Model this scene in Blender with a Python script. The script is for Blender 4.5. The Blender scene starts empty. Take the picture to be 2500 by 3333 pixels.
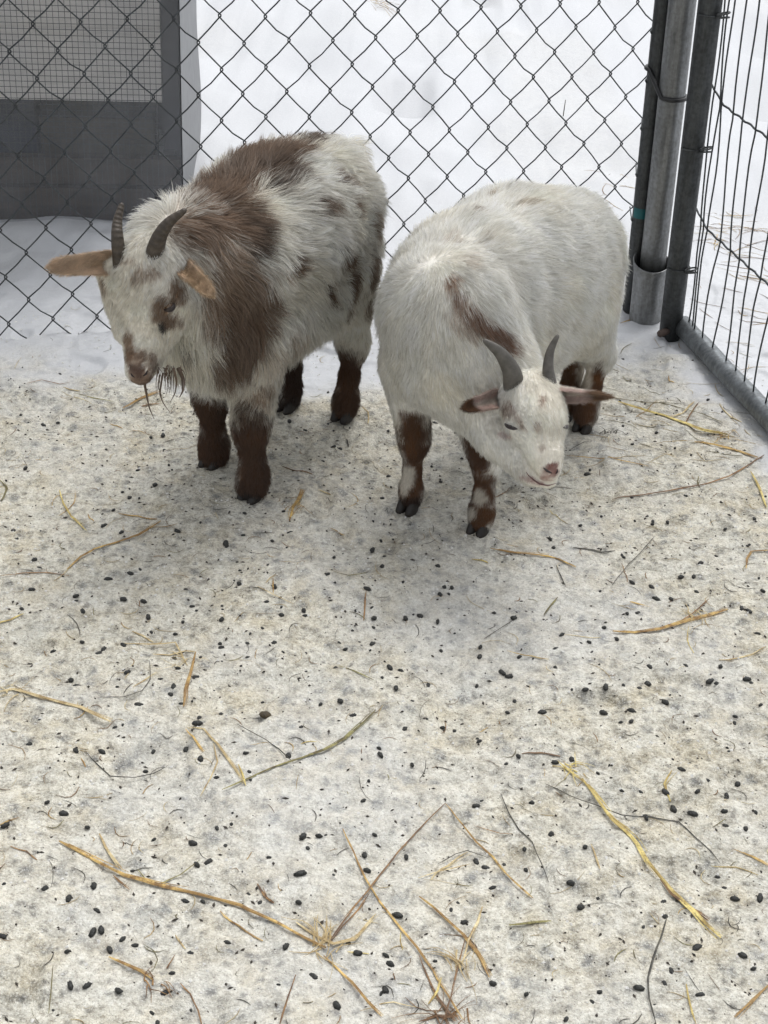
import bpy, math, random, time
import numpy as np
from mathutils import Vector, Matrix, kdtree
from mathutils.bvhtree import BVHTree

T0 = time.time()
rng = np.random.default_rng(7)
random.seed(7)
S = bpy.context.scene
COL = S.collection

# ------------------------------------------------------------------ camera
F = 5085.3            # focal length in photo pixels (photo is 2500 wide)
PITCH, ROLL, CAMH = math.radians(31.93), math.radians(-3.267), 1.38
FWD = np.array([0, math.cos(PITCH), -math.sin(PITCH)])
UPV = np.array([0, math.sin(PITCH), math.cos(PITCH)])
RGT = np.array([1.0, 0, 0])
CP = np.array([0, 0, CAMH])
CR, SR = math.cos(ROLL), math.sin(ROLL)
cam = bpy.data.cameras.new('camera')
cam.sensor_fit = 'HORIZONTAL'
cam.sensor_width = 36
cam.lens = 36 * F / 2500
cam.clip_end = 500
camo = bpy.data.objects.new('camera', cam)
COL.objects.link(camo)
rr, uu = CR * RGT - SR * UPV, SR * RGT + CR * UPV
camo.matrix_world = Matrix([(rr[i], uu[i], -FWD[i], CP[i]) for i in range(3)] + [(0, 0, 0, 1)])
S.camera = camo

# ------------------------------------------------------------------ light: overcast winter day
W = bpy.data.worlds.new('World')
S.world = W
W.use_nodes = True
wn = W.node_tree
wn.nodes.clear()
sky = wn.nodes.new('ShaderNodeTexSky')
sky.sky_type = 'NISHITA'
sky.sun_disc = False
sky.sun_elevation = math.radians(66)
sky.sun_rotation = math.radians(20)
sky.air_density = 1.0
sky.dust_density = 3.0
hs = wn.nodes.new('ShaderNodeHueSaturation')
hs.inputs['Saturation'].default_value = 0.14
bg = wn.nodes.new('ShaderNodeBackground')
bg.inputs['Strength'].default_value = 0.15
wo = wn.nodes.new('ShaderNodeOutputWorld')
wn.links.new(sky.outputs[0], hs.inputs['Color'])
wn.links.new(hs.outputs[0], bg.inputs['Color'])
wn.links.new(bg.outputs[0], wo.inputs[0])
sun = bpy.data.lights.new('sun', 'SUN')
sun.energy = 0.8
sun.angle = math.radians(26)
sun.color = (1.0, 0.98, 0.95)
suno = bpy.data.objects.new('sun', sun)
COL.objects.link(suno)
_el, _az = math.radians(66), math.radians(20)
sdir = Vector((math.cos(_el) * math.sin(_az), math.cos(_el) * math.cos(_az), math.sin(_el)))
suno.rotation_euler = sdir.to_track_quat('Z', 'Y').to_euler()
S.view_settings.view_transform = 'Standard'
S.view_settings.look = 'None'
S.view_settings.gamma = 1
S.view_settings.use_curve_mapping = False
S.view_settings.exposure = 0.62
try:
    S.cycles.max_bounces = 8
    S.cycles.diffuse_bounces = 7
    S.cycles.glossy_bounces = 3
    S.cycles.transmission_bounces = 4
    S.cycles.transparent_max_bounces = 8
    S.cycles_curves.shape = 'RIBBONS'
    S.cycles_curves.subdivisions = 2
except Exception:
    pass

# ------------------------------------------------------------------ photo-pixel helpers (disp pixels: 1659 wide)
K = 2500 / 1659
def ray(x, y):
    X, Y = x * K - 1250, 1666.5 - y * K
    a, b = CR * X + SR * Y, -SR * X + CR * Y
    return FWD + RGT * a / F + UPV * b / F
def P(x, y, Y):                       # the point seen at (x, y) that stands Y metres away
    r = ray(x, y)
    return CP + r * (Y / r[1])
def G(x, y, z=0.0):                   # the point seen at (x, y) at height z
    r = ray(x, y)
    return CP + r * ((z - CAMH) / r[2])

# ------------------------------------------------------------------ noise
def _hash(ix, iy, iz, seed):
    n = (ix.astype(np.uint64) * np.uint64(73856093)) ^ (iy.astype(np.uint64) * np.uint64(19349663)) ^ (iz.astype(np.uint64) * np.uint64(83492791)) ^ np.uint64(seed * 2654435761 & 0xffffffff)
    n = (n ^ (n >> np.uint64(13))) * np.uint64(1274126177) & np.uint64(0xffffffff)
    n = (n ^ (n >> np.uint64(16))) * np.uint64(2246822519) & np.uint64(0xffffffff)
    return (n >> np.uint64(8)).astype(np.float64) / 2 ** 24
def vnoise(p, scale, seed=1):
    q = np.asarray(p, float) * scale + 1000.0
    i = np.floor(q).astype(np.int64)
    f = q - i
    f = f * f * (3 - 2 * f)
    out = 0
    for dx in (0, 1):
        for dy in (0, 1):
            for dz in (0, 1):
                w = (f[:, 0] if dx else 1 - f[:, 0]) * (f[:, 1] if dy else 1 - f[:, 1]) * (f[:, 2] if dz else 1 - f[:, 2])
                out = out + w * _hash(i[:, 0] + dx, i[:, 1] + dy, i[:, 2] + dz, seed)
    return out * 2 - 1
def fbm(p, scale, seed=1, octv=3):
    return sum(vnoise(p, scale * 2 ** k, seed + k) / 2 ** k for k in range(octv))
def norm(v):
    return v / np.maximum(np.linalg.norm(v, axis=-1, keepdims=True), 1e-9)
def sstep(a, b, x):
    t = np.clip((x - a) / (b - a), 0, 1)
    return t * t * (3 - 2 * t)

# ------------------------------------------------------------------ object helpers
def tag(o, label=None, cat=None, group=None, kind=None):
    if label: o['label'] = label
    if cat: o['category'] = cat
    if group: o['group'] = group
    if kind: o['kind'] = kind
    return o
def empty(name, loc=(0, 0, 0)):
    o = bpy.data.objects.new(name, None)
    o.empty_display_size = 0.05
    o.location = loc
    COL.objects.link(o)
    return o
def link(name, data, parent=None):
    o = bpy.data.objects.new(name, data)
    COL.objects.link(o)
    if parent is not None:
        o.parent = parent
        o.matrix_parent_inverse = Matrix.Translation(-Vector(parent.location))
    return o
class MB:
    def __init__(s): s.v = []; s.f = []
    def add(s, v, f):
        b = len(s.v); s.v += [tuple(map(float, q)) for q in v]; s.f += [tuple(i + b for i in q) for q in f]
    def tube(s, pts, rad, n=8, caps=True, flat=1.0, up=(0, 0, 1)):
        pts = np.asarray(pts, float); m = len(pts)
        rad = np.broadcast_to(np.asarray(rad, float), (m,))
        t = norm(np.gradient(pts, axis=0))
        u = np.asarray(up, float)
        a = norm(np.cross(t[0], u)) if abs(t[0] @ u) < .95 else norm(np.cross(t[0], (1.0, 0.1, 0)))
        vs = []
        for k in range(m):
            a = norm(a - t[k] * (a @ t[k])); b = np.cross(t[k], a)
            for j in range(n):
                w = 2 * math.pi * j / n
                vs.append(pts[k] + rad[k] * (math.cos(w) * a + math.sin(w) * flat * b))
        fs = [(k * n + j, k * n + (j + 1) % n, (k + 1) * n + (j + 1) % n, (k + 1) * n + j) for k in range(m - 1) for j in range(n)]
        if caps: fs += [tuple(range(n))[::-1], tuple((m - 1) * n + j for j in range(n))]
        s.add(vs, fs)
        return s
    def box(s, c, h, R=None):
        c = np.array(c, float); R = np.eye(3) if R is None else R
        v = [c + R @ (np.array(h) * q) for q in [(-1, -1, -1), (1, -1, -1), (1, 1, -1), (-1, 1, -1), (-1, -1, 1), (1, -1, 1), (1, 1, 1), (-1, 1, 1)]]
        s.add(v, [(0, 3, 2, 1), (4, 5, 6, 7), (0, 1, 5, 4), (1, 2, 6, 5), (2, 3, 7, 6), (3, 0, 4, 7)])
        return s
    def build(s, name, m, parent=None, smooth=True):
        me = bpy.data.meshes.new(name)
        me.from_pydata(s.v, [], s.f)
        if smooth: me.shade_smooth()
        if m: me.materials.append(m)
        return link(name, me, parent)

def np_mesh(name, verts, quads):
    me = bpy.data.meshes.new(name)
    me.vertices.add(len(verts)); me.vertices.foreach_set('co', verts.astype(np.float32).ravel())
    n = len(quads); k = quads.shape[1]
    me.loops.add(n * k); me.loops.foreach_set('vertex_index', quads.astype(np.int32).ravel())
    me.polygons.add(n); me.polygons.foreach_set('loop_start', np.arange(0, n * k, k, dtype=np.int32))
    me.update(calc_edges=True); me.validate(); me.shade_smooth()
    return me

# ------------------------------------------------------------------ materials
class NT:
    def __init__(s, name):
        s.m = bpy.data.materials.new(name); s.m.use_nodes = True
        s.t = s.m.node_tree; s.t.nodes.clear()
        s.out = s.n('OutputMaterial')
    def n(s, typ, **kw):
        nd = s.t.nodes.new('ShaderNode' + typ)
        for k, v in kw.items():
            if k in nd.inputs: 
                s.set(nd.inputs[k], v)
            else: setattr(nd, k, v)
        return nd
    def set(s, i, v):
        if isinstance(v, bpy.types.NodeSocket): s.t.links.new(v, i)
        else: i.default_value = v
    def noise(s, scale, det=3, co=None, rough=.55):
        nd = s.n('TexNoise'); nd.inputs['Scale'].default_value = scale; nd.inputs['Detail'].default_value = det; nd.inputs['Roughness'].default_value = rough
        s.t.links.new(co if co else s.co(), nd.inputs['Vector'])
        return nd.outputs['Fac']
    def co(s):
        if not hasattr(s, '_co'): s._co = s.n('TexCoord').outputs['Object']
        return s._co
    def ramp(s, fac, stops, interp='LINEAR'):
        nd = s.n('ValToRGB'); nd.color_ramp.interpolation = interp
        el = nd.color_ramp.elements
        while len(el) < len(stops): el.new(.5)
        for e, (p, c) in zip(el, stops):
            e.position = p; e.color = (*c, 1) if not np.isscalar(c) else (c, c, c, 1)
        s.set(nd.inputs[0], fac)
        return nd.outputs[0]
    def mix(s, fac, a, b, mode='MIX'):
        nd = s.n('Mix', data_type='RGBA', blend_type=mode)
        s.set(nd.inputs[0], fac)
        for i, v in ((6, a), (7, b)): s.set(nd.inputs[i], (*v, 1) if isinstance(v, tuple) and len(v) == 3 else v)
        return nd.outputs[2]
    def math(s, op, a, b=0.0, clamp=False):
        nd = s.n('Math', operation=op, use_clamp=clamp)
        s.set(nd.inputs[0], a); s.set(nd.inputs[1], b)
        return nd.outputs[0]
    def attr(s, name, out='Color'):
        return s.n('Attribute', attribute_name=name).outputs[out]
    def pbr(s, col, rough=.5, metal=0.0, bump=None, bstr=.3, bdist=.01, spec=.5, **kw):
        b = s.n('BsdfPrincipled')
        s.set(b.inputs['Base Color'], (*col, 1) if isinstance(col, tuple) else col)
        s.set(b.inputs['Roughness'], rough); s.set(b.inputs['Metallic'], metal); s.set(b.inputs['Specular IOR Level'], spec)
        for k, v in kw.items(): s.set(b.inputs[k.replace('_', ' ')], v)
        if bump is not None:
            bn = s.n('Bump'); bn.inputs['Strength'].default_value = bstr; bn.inputs['Distance'].default_value = bdist
            s.set(bn.inputs['Height'], bump); s.t.links.new(bn.outputs[0], b.inputs['Normal'])
        s.t.links.new(b.outputs[0], s.out.inputs[0])
        return b

def simple(name, col, rough=.5, metal=0.0, var=.25, scale=40, bstr=.2, spec=.5):
    t = NT(name)
    n = t.noise(scale, 4)
    c = t.ramp(n, [(.25, tuple(x * (1 - var) for x in col)), (.75, tuple(min(1, x * (1 + var)) for x in col))])
    t.pbr(c, rough, metal, bump=n, bstr=bstr, bdist=.002, spec=spec)
    return t.m

def mat_ground():
    t = NT('snow')
    dirt = t.attr('dirt', 'Fac')
    clean = t.mix(t.noise(3, 3), (.475, .488, .508), (.555, .568, .588))
    grains = t.noise(260, 3)
    mid = t.noise(38, 5, rough=.65)
    big = t.noise(15, 4, rough=.65)
    icy = t.ramp(mid, [(.34, (.44, .43, .40)), (.46, (.69, .68, .645)), (.57, (.82, .815, .79))])
    stain = t.ramp(big, [(.36, (.88, .835, .74)), (.50, (1.0, .99, .965)), (.66, (.94, .95, .955))])
    d = t.mix(1.0, icy, stain, 'MULTIPLY')
    sp = t.ramp(t.noise(115, 4, rough=.75), [(.33, (.42, .395, .36)), (.44, (.86, .845, .82)), (.55, 1.0)])
    d = t.mix(.85, d, sp, 'MULTIPLY')
    # soft dark blobs: droppings sunk under the ice
    def blobs(scale, lo, hi, seed, thr):
        mp = t.n('Mapping'); t.t.links.new(t.co(), mp.inputs['Vector']); mp.inputs['Location'].default_value = (seed, seed * 1.7, 0)
        v = t.n('TexVoronoi', feature='F1', voronoi_dimensions='2D'); v.inputs['Scale'].default_value = scale; v.inputs['Randomness'].default_value = 1
        nz = t.n('TexNoise'); nz.inputs['Scale'].default_value = 90; t.t.links.new(mp.outputs[0], nz.inputs['Vector'])
        va = t.n('VectorMath', operation='MULTIPLY_ADD'); t.t.links.new(nz.outputs['Color'], va.inputs[0]); va.inputs[1].default_value = (.012, .012, .0); t.t.links.new(mp.outputs[0], va.inputs[2])
        t.t.links.new(va.outputs[0], v.inputs['Vector'])
        on = t.math('GREATER_THAN', t.n('SeparateColor', Color=v.outputs['Color']).outputs[0], thr)
        s_ = t.ramp(v.outputs['Distance'], [(lo, 1.0), (hi, 0.0)])
        return t.math('MULTIPLY', on, s_)
    b1 = blobs(24, .09, .30, 3.1, .58)
    b2 = blobs(55, .08, .38, 7.7, .62)
    b3 = blobs(13, .05, .42, 13.3, .45)
    wob = t.ramp(t.noise(150, 3, rough=.7), [(.35, .25), (.6, 1.0)])
    d = t.mix(t.math('MULTIPLY', t.math('MULTIPLY', b3, wob), .38), d, (.36, .385, .42))
    d = t.mix(t.math('MULTIPLY', t.math('MULTIPLY', b1, wob), .80), d, (.13, .14, .155))
    d = t.mix(t.math('MULTIPLY', t.math('MULTIPLY', b2, wob), .80), d, (.12, .115, .105))
    grit = t.ramp(t.noise(210, 4, rough=.8), [(.40, (.68, .65, .61)), (.49, (.92, .905, .88)), (.60, (1.10, 1.10, 1.10))])
    d = t.mix(.8, d, grit, 'MULTIPLY')
    bright = t.ramp(t.noise(430, 2), [(.56, 0.0), (.66, 1.0)])
    d = t.mix(t.math('MULTIPLY', bright, .5), d, (.9, .9, .9))
    fleck = t.ramp(t.noise(420, 2), [(.29, (.10, .09, .08)), (.36, 1.0)])
    d = t.mix(.5, d, fleck, 'MULTIPLY')
    d = t.mix(1.0, d, (.93, .918, .85), 'MULTIPLY')
    col = t.mix(dirt, clean, d)
    h = t.math('ADD', t.math('MULTIPLY', grains, .55), t.math('MULTIPLY', t.noise(110, 5, rough=.75), .75))
    h = t.math('ADD', t.math('MULTIPLY', h, t.math('ADD', t.math('MULTIPLY', dirt, .9), .12)), t.math('MULTIPLY', t.noise(30, 3), t.math('MULTIPLY', dirt, .9)))
    rough = t.ramp(t.noise(300, 2), [(.40, .75), (.62, .30)])
    b = t.pbr(col, rough, bump=h, bstr=.8, bdist=.008, spec=.45)
    return t.m

def mat_galv(name, base=(.30, .31, .32), rough=.42):
    t = NT(name)
    mp = t.n('Mapping'); t.t.links.new(t.co(), mp.inputs['Vector']); mp.inputs['Scale'].default_value = (1, 1, .12)
    st = t.noise(60, 5, co=mp.outputs[0], rough=.7)
    sp = t.noise(140, 3)
    v = t.n('TexVoronoi'); v.inputs['Scale'].default_value = 90; t.t.links.new(t.co(), v.inputs['Vector'])
    c = t.ramp(st, [(.28, tuple(x * .55 for x in base)), (.5, base), (.75, tuple(min(1, x * 1.45) for x in base))])
    c = t.mix(.35, c, t.ramp(sp, [(.35, (.55, .5, .45)), (.6, (1, 1, 1))]), 'MULTIPLY')
    c = t.mix(.25, c, t.ramp(v.outputs['Distance'], [(.1, .75), (.6, 1.15)]), 'MULTIPLY')
    t.pbr(c, t.ramp(sp, [(.3, rough + .15), (.7, rough - .06)]), .75, bump=st, bstr=.15, bdist=.002)
    return t.m

def mat_straw(name, col, tip):
    t = NT(name)
    mp = t.n('Mapping'); t.t.links.new(t.co(), mp.inputs['Vector'])
    n = t.noise(60, 4, rough=.7); f = t.noise(420, 3)
    c = t.ramp(n, [(.34, tuple(x * .6 for x in tip)), (.43, tip), (.50, col), (.62, tuple(min(1, x * 1.35) for x in col))])
    lg = t.noise(14, 2); c = t.mix(t.ramp(lg, [(.42, .75), (.55, 0.0)]), c, tuple(x * .9 for x in tip))
    c = t.mix(.6, c, t.ramp(f, [(.3, (.35, .28, .2)), (.5, (1, 1, 1))]), 'MULTIPLY')
    t.pbr(c, .55, bump=f, bstr=.4, bdist=.001)
    return t.m

M = dict(
    snow=mat_ground(),
    galv=mat_galv('galvanised_steel', (.22, .228, .232)),
    galv_dark=mat_galv('weathered_steel', (.075, .08, .082), .5),
    wire=mat_galv('fence_wire', (.065, .072, .076), .45),
    rail=mat_galv('rail_steel', (.17, .185, .195), .45),
    black=simple('black_rubber', (.012, .012, .013), .4),
    teal=simple('teal_tape', (.005, .10, .11), .45),
    rust=simple('rusty_bolt', (.08, .055, .045), .7),
    dark=simple('black_recess', (.01, .01, .01), .8),
    pellet=simple('dropping', (.016, .017, .015), .38, var=.5, scale=500, bstr=.8),
    pellet_brown=simple('brown_dropping', (.05, .035, .015), .6, var=.6, scale=300, bstr=1),
    debris=simple('dark_debris', (.05, .042, .033), .8, var=.6, scale=60),
    gold=mat_straw('gold_straw', (.50, .345, .12), (.27, .155, .05)),
    yellow=mat_straw('yellow_straw', (.58, .48, .18), (.40, .29, .09)),
    pale=mat_straw('pale_straw', (.58, .49, .29), (.42, .31, .15)),
    brown=mat_straw('brown_straw', (.25, .14, .05), (.12, .06, .025)),
    olive=mat_straw('olive_straw', (.24, .22, .085), (.12, .10, .04)),
    twig=mat_straw('dark_twig', (.075, .07, .05), (.03, .028, .022)),
    horn=None,
)
def mat_horn(name, a, b, rings):
    t = NT(name)
    n = t.noise(70, 5, rough=.7)
    st = t.attr('ring', 'Fac')
    w = t.n('Math', operation='SINE'); t.set(w.inputs[0], t.math('ADD', t.math('MULTIPLY', st, rings), t.math('MULTIPLY', n, 9.0)))
    c = t.mix(t.math('MULTIPLY', t.math('ADD', w.outputs[0], 1), .17 if rings > 50 else .05), t.ramp(n, [(.3, a), (.7, b)]), tuple(x * .45 for x in a))
    t.pbr(c, .55, bump=t.math('ADD', t.math('MULTIPLY', w.outputs[0], 1.0 if rings > 50 else .15), n), bstr=.4, bdist=.0012)
    return t.m

# ------------------------------------------------------------------ fence geometry frame
FY = math.radians(19.99)
FD = np.array([math.cos(FY), math.sin(FY), 0.0])
FN = np.array([-math.sin(FY), math.cos(FY), 0.0])          # away from the pen
FW, FH, FX0, FZ0 = .042561, .0480, -.7132, .6189
FO = np.array([0, 3.03, 0.0])
def fpt(i, j, dep=0.0):
    return FO + FD * (FX0 + i * FW) + FN * dep + np.array([0, 0, FZ0 - j * FH])
PD = np.array([.277, -.961, 0.0]); PN = np.array([.961, .277, 0.0])   # right-hand panel: along, outward
PO = np.array([.586, 2.955, 0.0])

# ------------------------------------------------------------------ ground
def gheight(x, y):
    p = np.stack([x, y, np.zeros_like(x)], -1)
    fdist = (p - FO) @ FN                                   # > 0 beyond the fence
    pdist = (p - PO) @ PN                                   # > 0 beyond the right panel
    out = np.maximum(sstep(.02, .5, fdist), sstep(.05, .5, pdist))
    h = .0055 * vnoise(p, 7, 3) - .0085 * sstep(.25, .55, vnoise(p, 19, 17)) * sstep(-.5, .1, vnoise(p, 3, 18)) + .0022 * vnoise(p, 33, 19) + .0022 * vnoise(p, 19, 4) + .0016 * vnoise(p, 48, 5) + .0012 * vnoise(p, 105, 6)
    h = h * (1 - .8 * out)
    h = h + out * (.035 * vnoise(p, 1.3, 11) + .022 * vnoise(p, 3.7, 12) + .014 * vnoise(p, 9, 13) + .006 * vnoise(p, 22, 14) + .012)
    far = sstep(.6, 1.6, fdist)
    h = h + far * .030 * np.maximum(0, vnoise(p * np.array([1, .7, 1]), 6.5, 21)) - far * .075 * sstep(.45, .8, vnoise(p, 4.3, 33))
    # drift against the covered shed
    h = h + .035 * np.exp(-(((x + .72) / .24) ** 2 + ((y - 3.30) / .14) ** 2))
    h = h + .010 * np.exp(-((fdist + .02) / .09) ** 2) * (x < .3)
    return h
def dirtmask(x, y):
    p = np.stack([x, y, np.zeros_like(x)], -1)
    fdist = (p - FO) @ FN; pdist = (p - PO) @ PN
    edge = .10 * vnoise(p, 4, 41) + .05 * vnoise(p, 13, 42) + .03 * vnoise(p, 40, 45)
    yl = 2.62 + .02 * x                                      # trampled zone ends here on the left
    yr = np.where(x > .2, 2.86 - .55 * np.maximum(0, x - .52), yl + .18 * sstep(-.25, .2, x))
    d = 1 - sstep(-.12, .13, (y - yr) + edge)
    d = d * (1 - sstep(-.09, .03, pdist + .6 * edge)) * (1 - sstep(-.12, .05, fdist))
    wear = .62 + .55 * vnoise(p, 3.1, 43) * .5 + .2 * vnoise(p, 11, 44)
    near = sstep(1.0, 2.3, y)
    amt = np.clip(.86 + .08 * near + .20 * vnoise(p, 3.1, 43) + .18 * vnoise(p, 10, 44), .45, 1)
    light = .10 * sstep(.1, .5, vnoise(p, 2.2, 47)) * ((fdist > .3) | (pdist > .1))
    return np.clip(d * amt + light, 0, 1)
def graded(lo, hi, step, far_lo, far_hi):
    a = list(np.arange(lo, hi + 1e-6, step)); s = step
    while a[-1] < far_hi: s *= 1.12; a.append(a[-1] + s)
    s = step
    while a[0] > far_lo: s *= 1.12; a.insert(0, a[0] - s)
    return np.array(a)
gx = graded(-1.0, 1.0, .0042, -60, 60); gy = graded(1.05, 3.25, .0042, -20, 120)
XX, YY = np.meshgrid(gx, gy)
ZZ = gheight(XX.ravel(), YY.ravel())
gv = np.stack([XX.ravel(), YY.ravel(), ZZ], -1)
nx, ny = len(gx), len(gy)
idx = np.arange(nx * ny).reshape(ny, nx)
gq = np.stack([idx[:-1, :-1], idx[:-1, 1:], idx[1:, 1:], idx[1:, :-1]], -1).reshape(-1, 4)
gm = np_mesh('ground', gv, gq)
da = gm.attributes.new('dirt', 'FLOAT', 'POINT')
da.data.foreach_set('value', dirtmask(XX.ravel(), YY.ravel()).astype(np.float32))
gm.materials.append(M['snow'])
ground = link('ground', gm); tag(ground, kind='structure')
print('ground', len(gv), time.time() - T0)
def gz(p):
    return float(gheight(np.array([float(p[0])]), np.array([float(p[1])]))[0])

# ------------------------------------------------------------------ chain link fence
fence = empty('chain_link_fence', FO + FD * FX0)
tag(fence, 'grey chain link fence with diamond mesh behind the two goats', 'fence')
def wire_pts(k):
    js = [j for j in range(-25, 14)]
    pts = []
    def col(j): return k if (k + j) % 2 == 0 else k + 1
    for q, j in enumerate(js):
        c = col(j)
        side = 1 if c == k + 1 else -1
        # bend at the knot: hooks past the column, passing from front to back
        hook = .0022 * side
        w = .0016
        base = fpt(c, j)
        jit = np.array([.0016 * math.sin(c * 2.9 + j * 1.3), 0, .0022 * math.sin(c * 1.7 + j * 2.3)]) + FN * .006 * math.sin(c * .31 + j * .17)
        for dz, hk, dep in ((.0042, .2, -side), (.0015, 1, -side * .5), (-.0015, 1, side * .5), (-.0042, .2, side)):
            pts.append(base + jit + FD * (hook * hk - side * (0.0014 if hk < .5 else 0)) + np.array([0, 0, dz]) + FN * w * dep)
        if j < js[-1]:
            nb = fpt(col(j + 1), j + 1)
            mid = base + jit + (nb - base) * .5
            sag = .0016 * side
            pts.append(mid + FN * w * side + FD * sag * .3 + np.array([0, 0, -.0012]))
    pts[-1] = fpt(col(js[-1]), js[-1]) + np.array([0, 0, -.006])
    pts[-2] = fpt(col(js[-1]), js[-1]) + np.array([0, 0, -.002]) + FN * .002
    return np.array(pts)
for k in range(-26, 29):
    MB().tube(wire_pts(k), .00145, n=6).build('wire', M['wire'], fence)
LEAN = np.array([-.034, 0.0, 1.0])
def pole(name, base, r, h, parent, m, n=24, z0=0.0, wall=0.0):
    b = np.array(base, float)
    mb = MB()
    p0, p1 = b + LEAN * z0, b + LEAN * h
    zs = np.linspace(0, 1, 12)[:, None]
    mb.tube(p0 + (p1 - p0) * zs, r, n=n)
    return mb.build(name, m, parent)
thin_base = G(1365 + 3, 700, 0)[:]
B_THIN = np.array([.503, 3.085, 0]); B_MID = np.array([.533, 3.047, 0]); B_FRONT = np.array([.572, 2.968, 0])
frame_r = .0175
pole('end_post', B_THIN, frame_r, 1.86, fence, M['galv_dark'])
MB().tube([fpt(-26, 0) * [1, 1, 0] + [0, 0, 1.84], B_THIN + LEAN * 1.84], frame_r, n=16).build('top_rail', M['galv_dark'], fence)
MB().tube([fpt(-26, 0) * [1, 1, 0], fpt(-26, 0) * [1, 1, 0] + [0, 0, 1.86]], frame_r, n=16).build('end_post', M['galv_dark'], fence)
# wire ends wrapped round the end post
mb = MB()
for j in range(-21, 14, 2):
    a = fpt(29, j)
    c = B_THIN + LEAN * (a[2] + .018)
    th = np.linspace(math.radians(200), math.radians(-60), 12)
    ring = [c + np.array([math.cos(q), math.sin(q), 0]) * (frame_r + .0016) + np.array([0, 0, .012 * (i / 11)]) for i, q in enumerate(th)]
    mb.tube([a, a * .5 + ring[0] * .5] + ring, .00145, n=6)
mb.build('wire_tie', M['wire'], fence)

# gate post: inner tube standing in a wider sleeve
post = empty('steel_post', B_MID)
tag(post, 'thick galvanised steel post standing in a short wider sleeve at the corner', 'post')
pole('tube', B_MID, .0265, 1.9, post, M['galv'], n=32, z0=.085)
mb = MB(); zs = [(-.02, .034), (.05, .034), (.105, .0345), (.132, .0385), (.134, .0372), (.132, .036), (.10, .0325), (.0, .0325)]
th = np.linspace(0, 2 * math.pi, 33)[:-1]; vs = []; fs = []
for z, r in zs:
    for q in th:
        tilt = .012 * math.sin(q) if z > .12 else 0
        vs.append(B_MID + LEAN * (z + tilt) + np.array([math.cos(q) * r - .003, math.sin(q) * r, 0]))
for a in range(len(zs) - 1):
    for j in range(32): fs.append((a * 32 + j, a * 32 + (j + 1) % 32, (a + 1) * 32 + (j + 1) % 32, (a + 1) * 32 + j))
mb.add(vs, fs); mb.build('sleeve', M['galv'], post)
band = empty('cable_tie', B_MID + LEAN * .50)
mb = MB(); c0, c1 = B_THIN, B_MID
dv = norm(c1 - c0); pv = np.array([-dv[1], dv[0], 0]); loop = []
for a in np.linspace(90, -90, 14): q = math.radians(a); loop.append((c1, .0285, math.cos(q) * dv + math.sin(q) * pv, .0))
for a in np.linspace(-90, -270, 12): q = math.radians(a); loop.append((c0, .0200, math.cos(q) * dv + math.sin(q) * pv, .042))
pts = [c + v * r + LEAN * (.478 + z) for c, r, v, z in loop]; pts.append(pts[0])
mb.tube(pts, .0046, n=8, flat=1.0)
o = mb.build('band', M['black'], band)
tag(band, 'black plastic tie strapped around the two corner posts', 'cable tie')
tp = empty('tape_mark', B_THIN + LEAN * .2)
mb = MB(); th = np.linspace(math.radians(205), math.radians(290), 12); vs = []; fs = []
for z in (.214, .236):
    for q in th: vs.append(B_THIN + LEAN * z + np.array([math.cos(q), math.sin(q), 0]) * (frame_r + .0006))
fs = [(j, j + 1, 12 + j + 1, 12 + j) for j in range(11)]
mb.add(vs, fs); mb.build('tape', M['teal'], tp)
tag(tp, 'small teal piece of tape low on the thin rear post', 'tape')

# ------------------------------------------------------------------ right hand wire panel
panel = empty('wire_panel', B_FRONT)
tag(panel, 'welded wire gate panel with upright wires and steel tube frame at the right', 'fence panel')
pole('corner_post', B_FRONT, .0225, 1.86, panel, M['galv_dark'], n=32, z0=-.01)
def pp(u, z, d=0.0): return PO + PD * u + PN * d + LEAN * z
us = np.linspace(-.01, 1.5, 30)
MB().tube([pp(u, .026 + gz(pp(u, 0)) * .3, .012) for u in us], .021, n=20).build('bottom_rail', M['rail'], panel)
MB().tube([pp(u, 1.84, .012) for u in (-.01, .7, 1.5)], .0175, n=16).build('top_rail', M['rail'], panel)
MB().tube([pp(1.5, 0, .012), pp(1.5, 1.86, .012)], .0225, n=16).build('far_post', M['galv_dark'], panel)
nv = 0
for a, u0 in enumerate([.012, .030] + [.048 + .0468 * q for q in range(31)]):
    zz = np.arange(.045, 1.83, .03)
    ph = a * 1.3
    pts = []
    for z in zz:
        # dips at the horizontal wires, plus hand-made waviness
        wob = .004 * math.sin(z * 9 + ph) + .0025 * math.sin(z * 23 + ph * 2)
        wob += .010 * math.exp(-((z - .50) / .03) ** 2) * (1 if a % 2 else -.3) * .5 + .006 * math.exp(-((z - .25) / .03) ** 2)
        pts.append(pp(u0 + wob - .012 * (z > .3) * min(1, (z - .3) / .3), z, .012 + .003 * math.sin(z * 14 + ph)))
    MB().tube(pts, .0017, n=6).build('upright_wire', M['wire'], panel)
for zc in (.255, .503, .75, 1.0, 1.25, 1.5):
    pts = []
    for u in np.arange(-.02, 1.5, .0117):
        v = max(0, 1 - (u + .02) / .07)
        pts.append(pp(u, zc + .022 * v ** 1.5 + .0016 * math.sin(u * 134), .0165))
    MB().tube(pts, .0021, n=6).build('cross_wire', M['wire'], panel)
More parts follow.
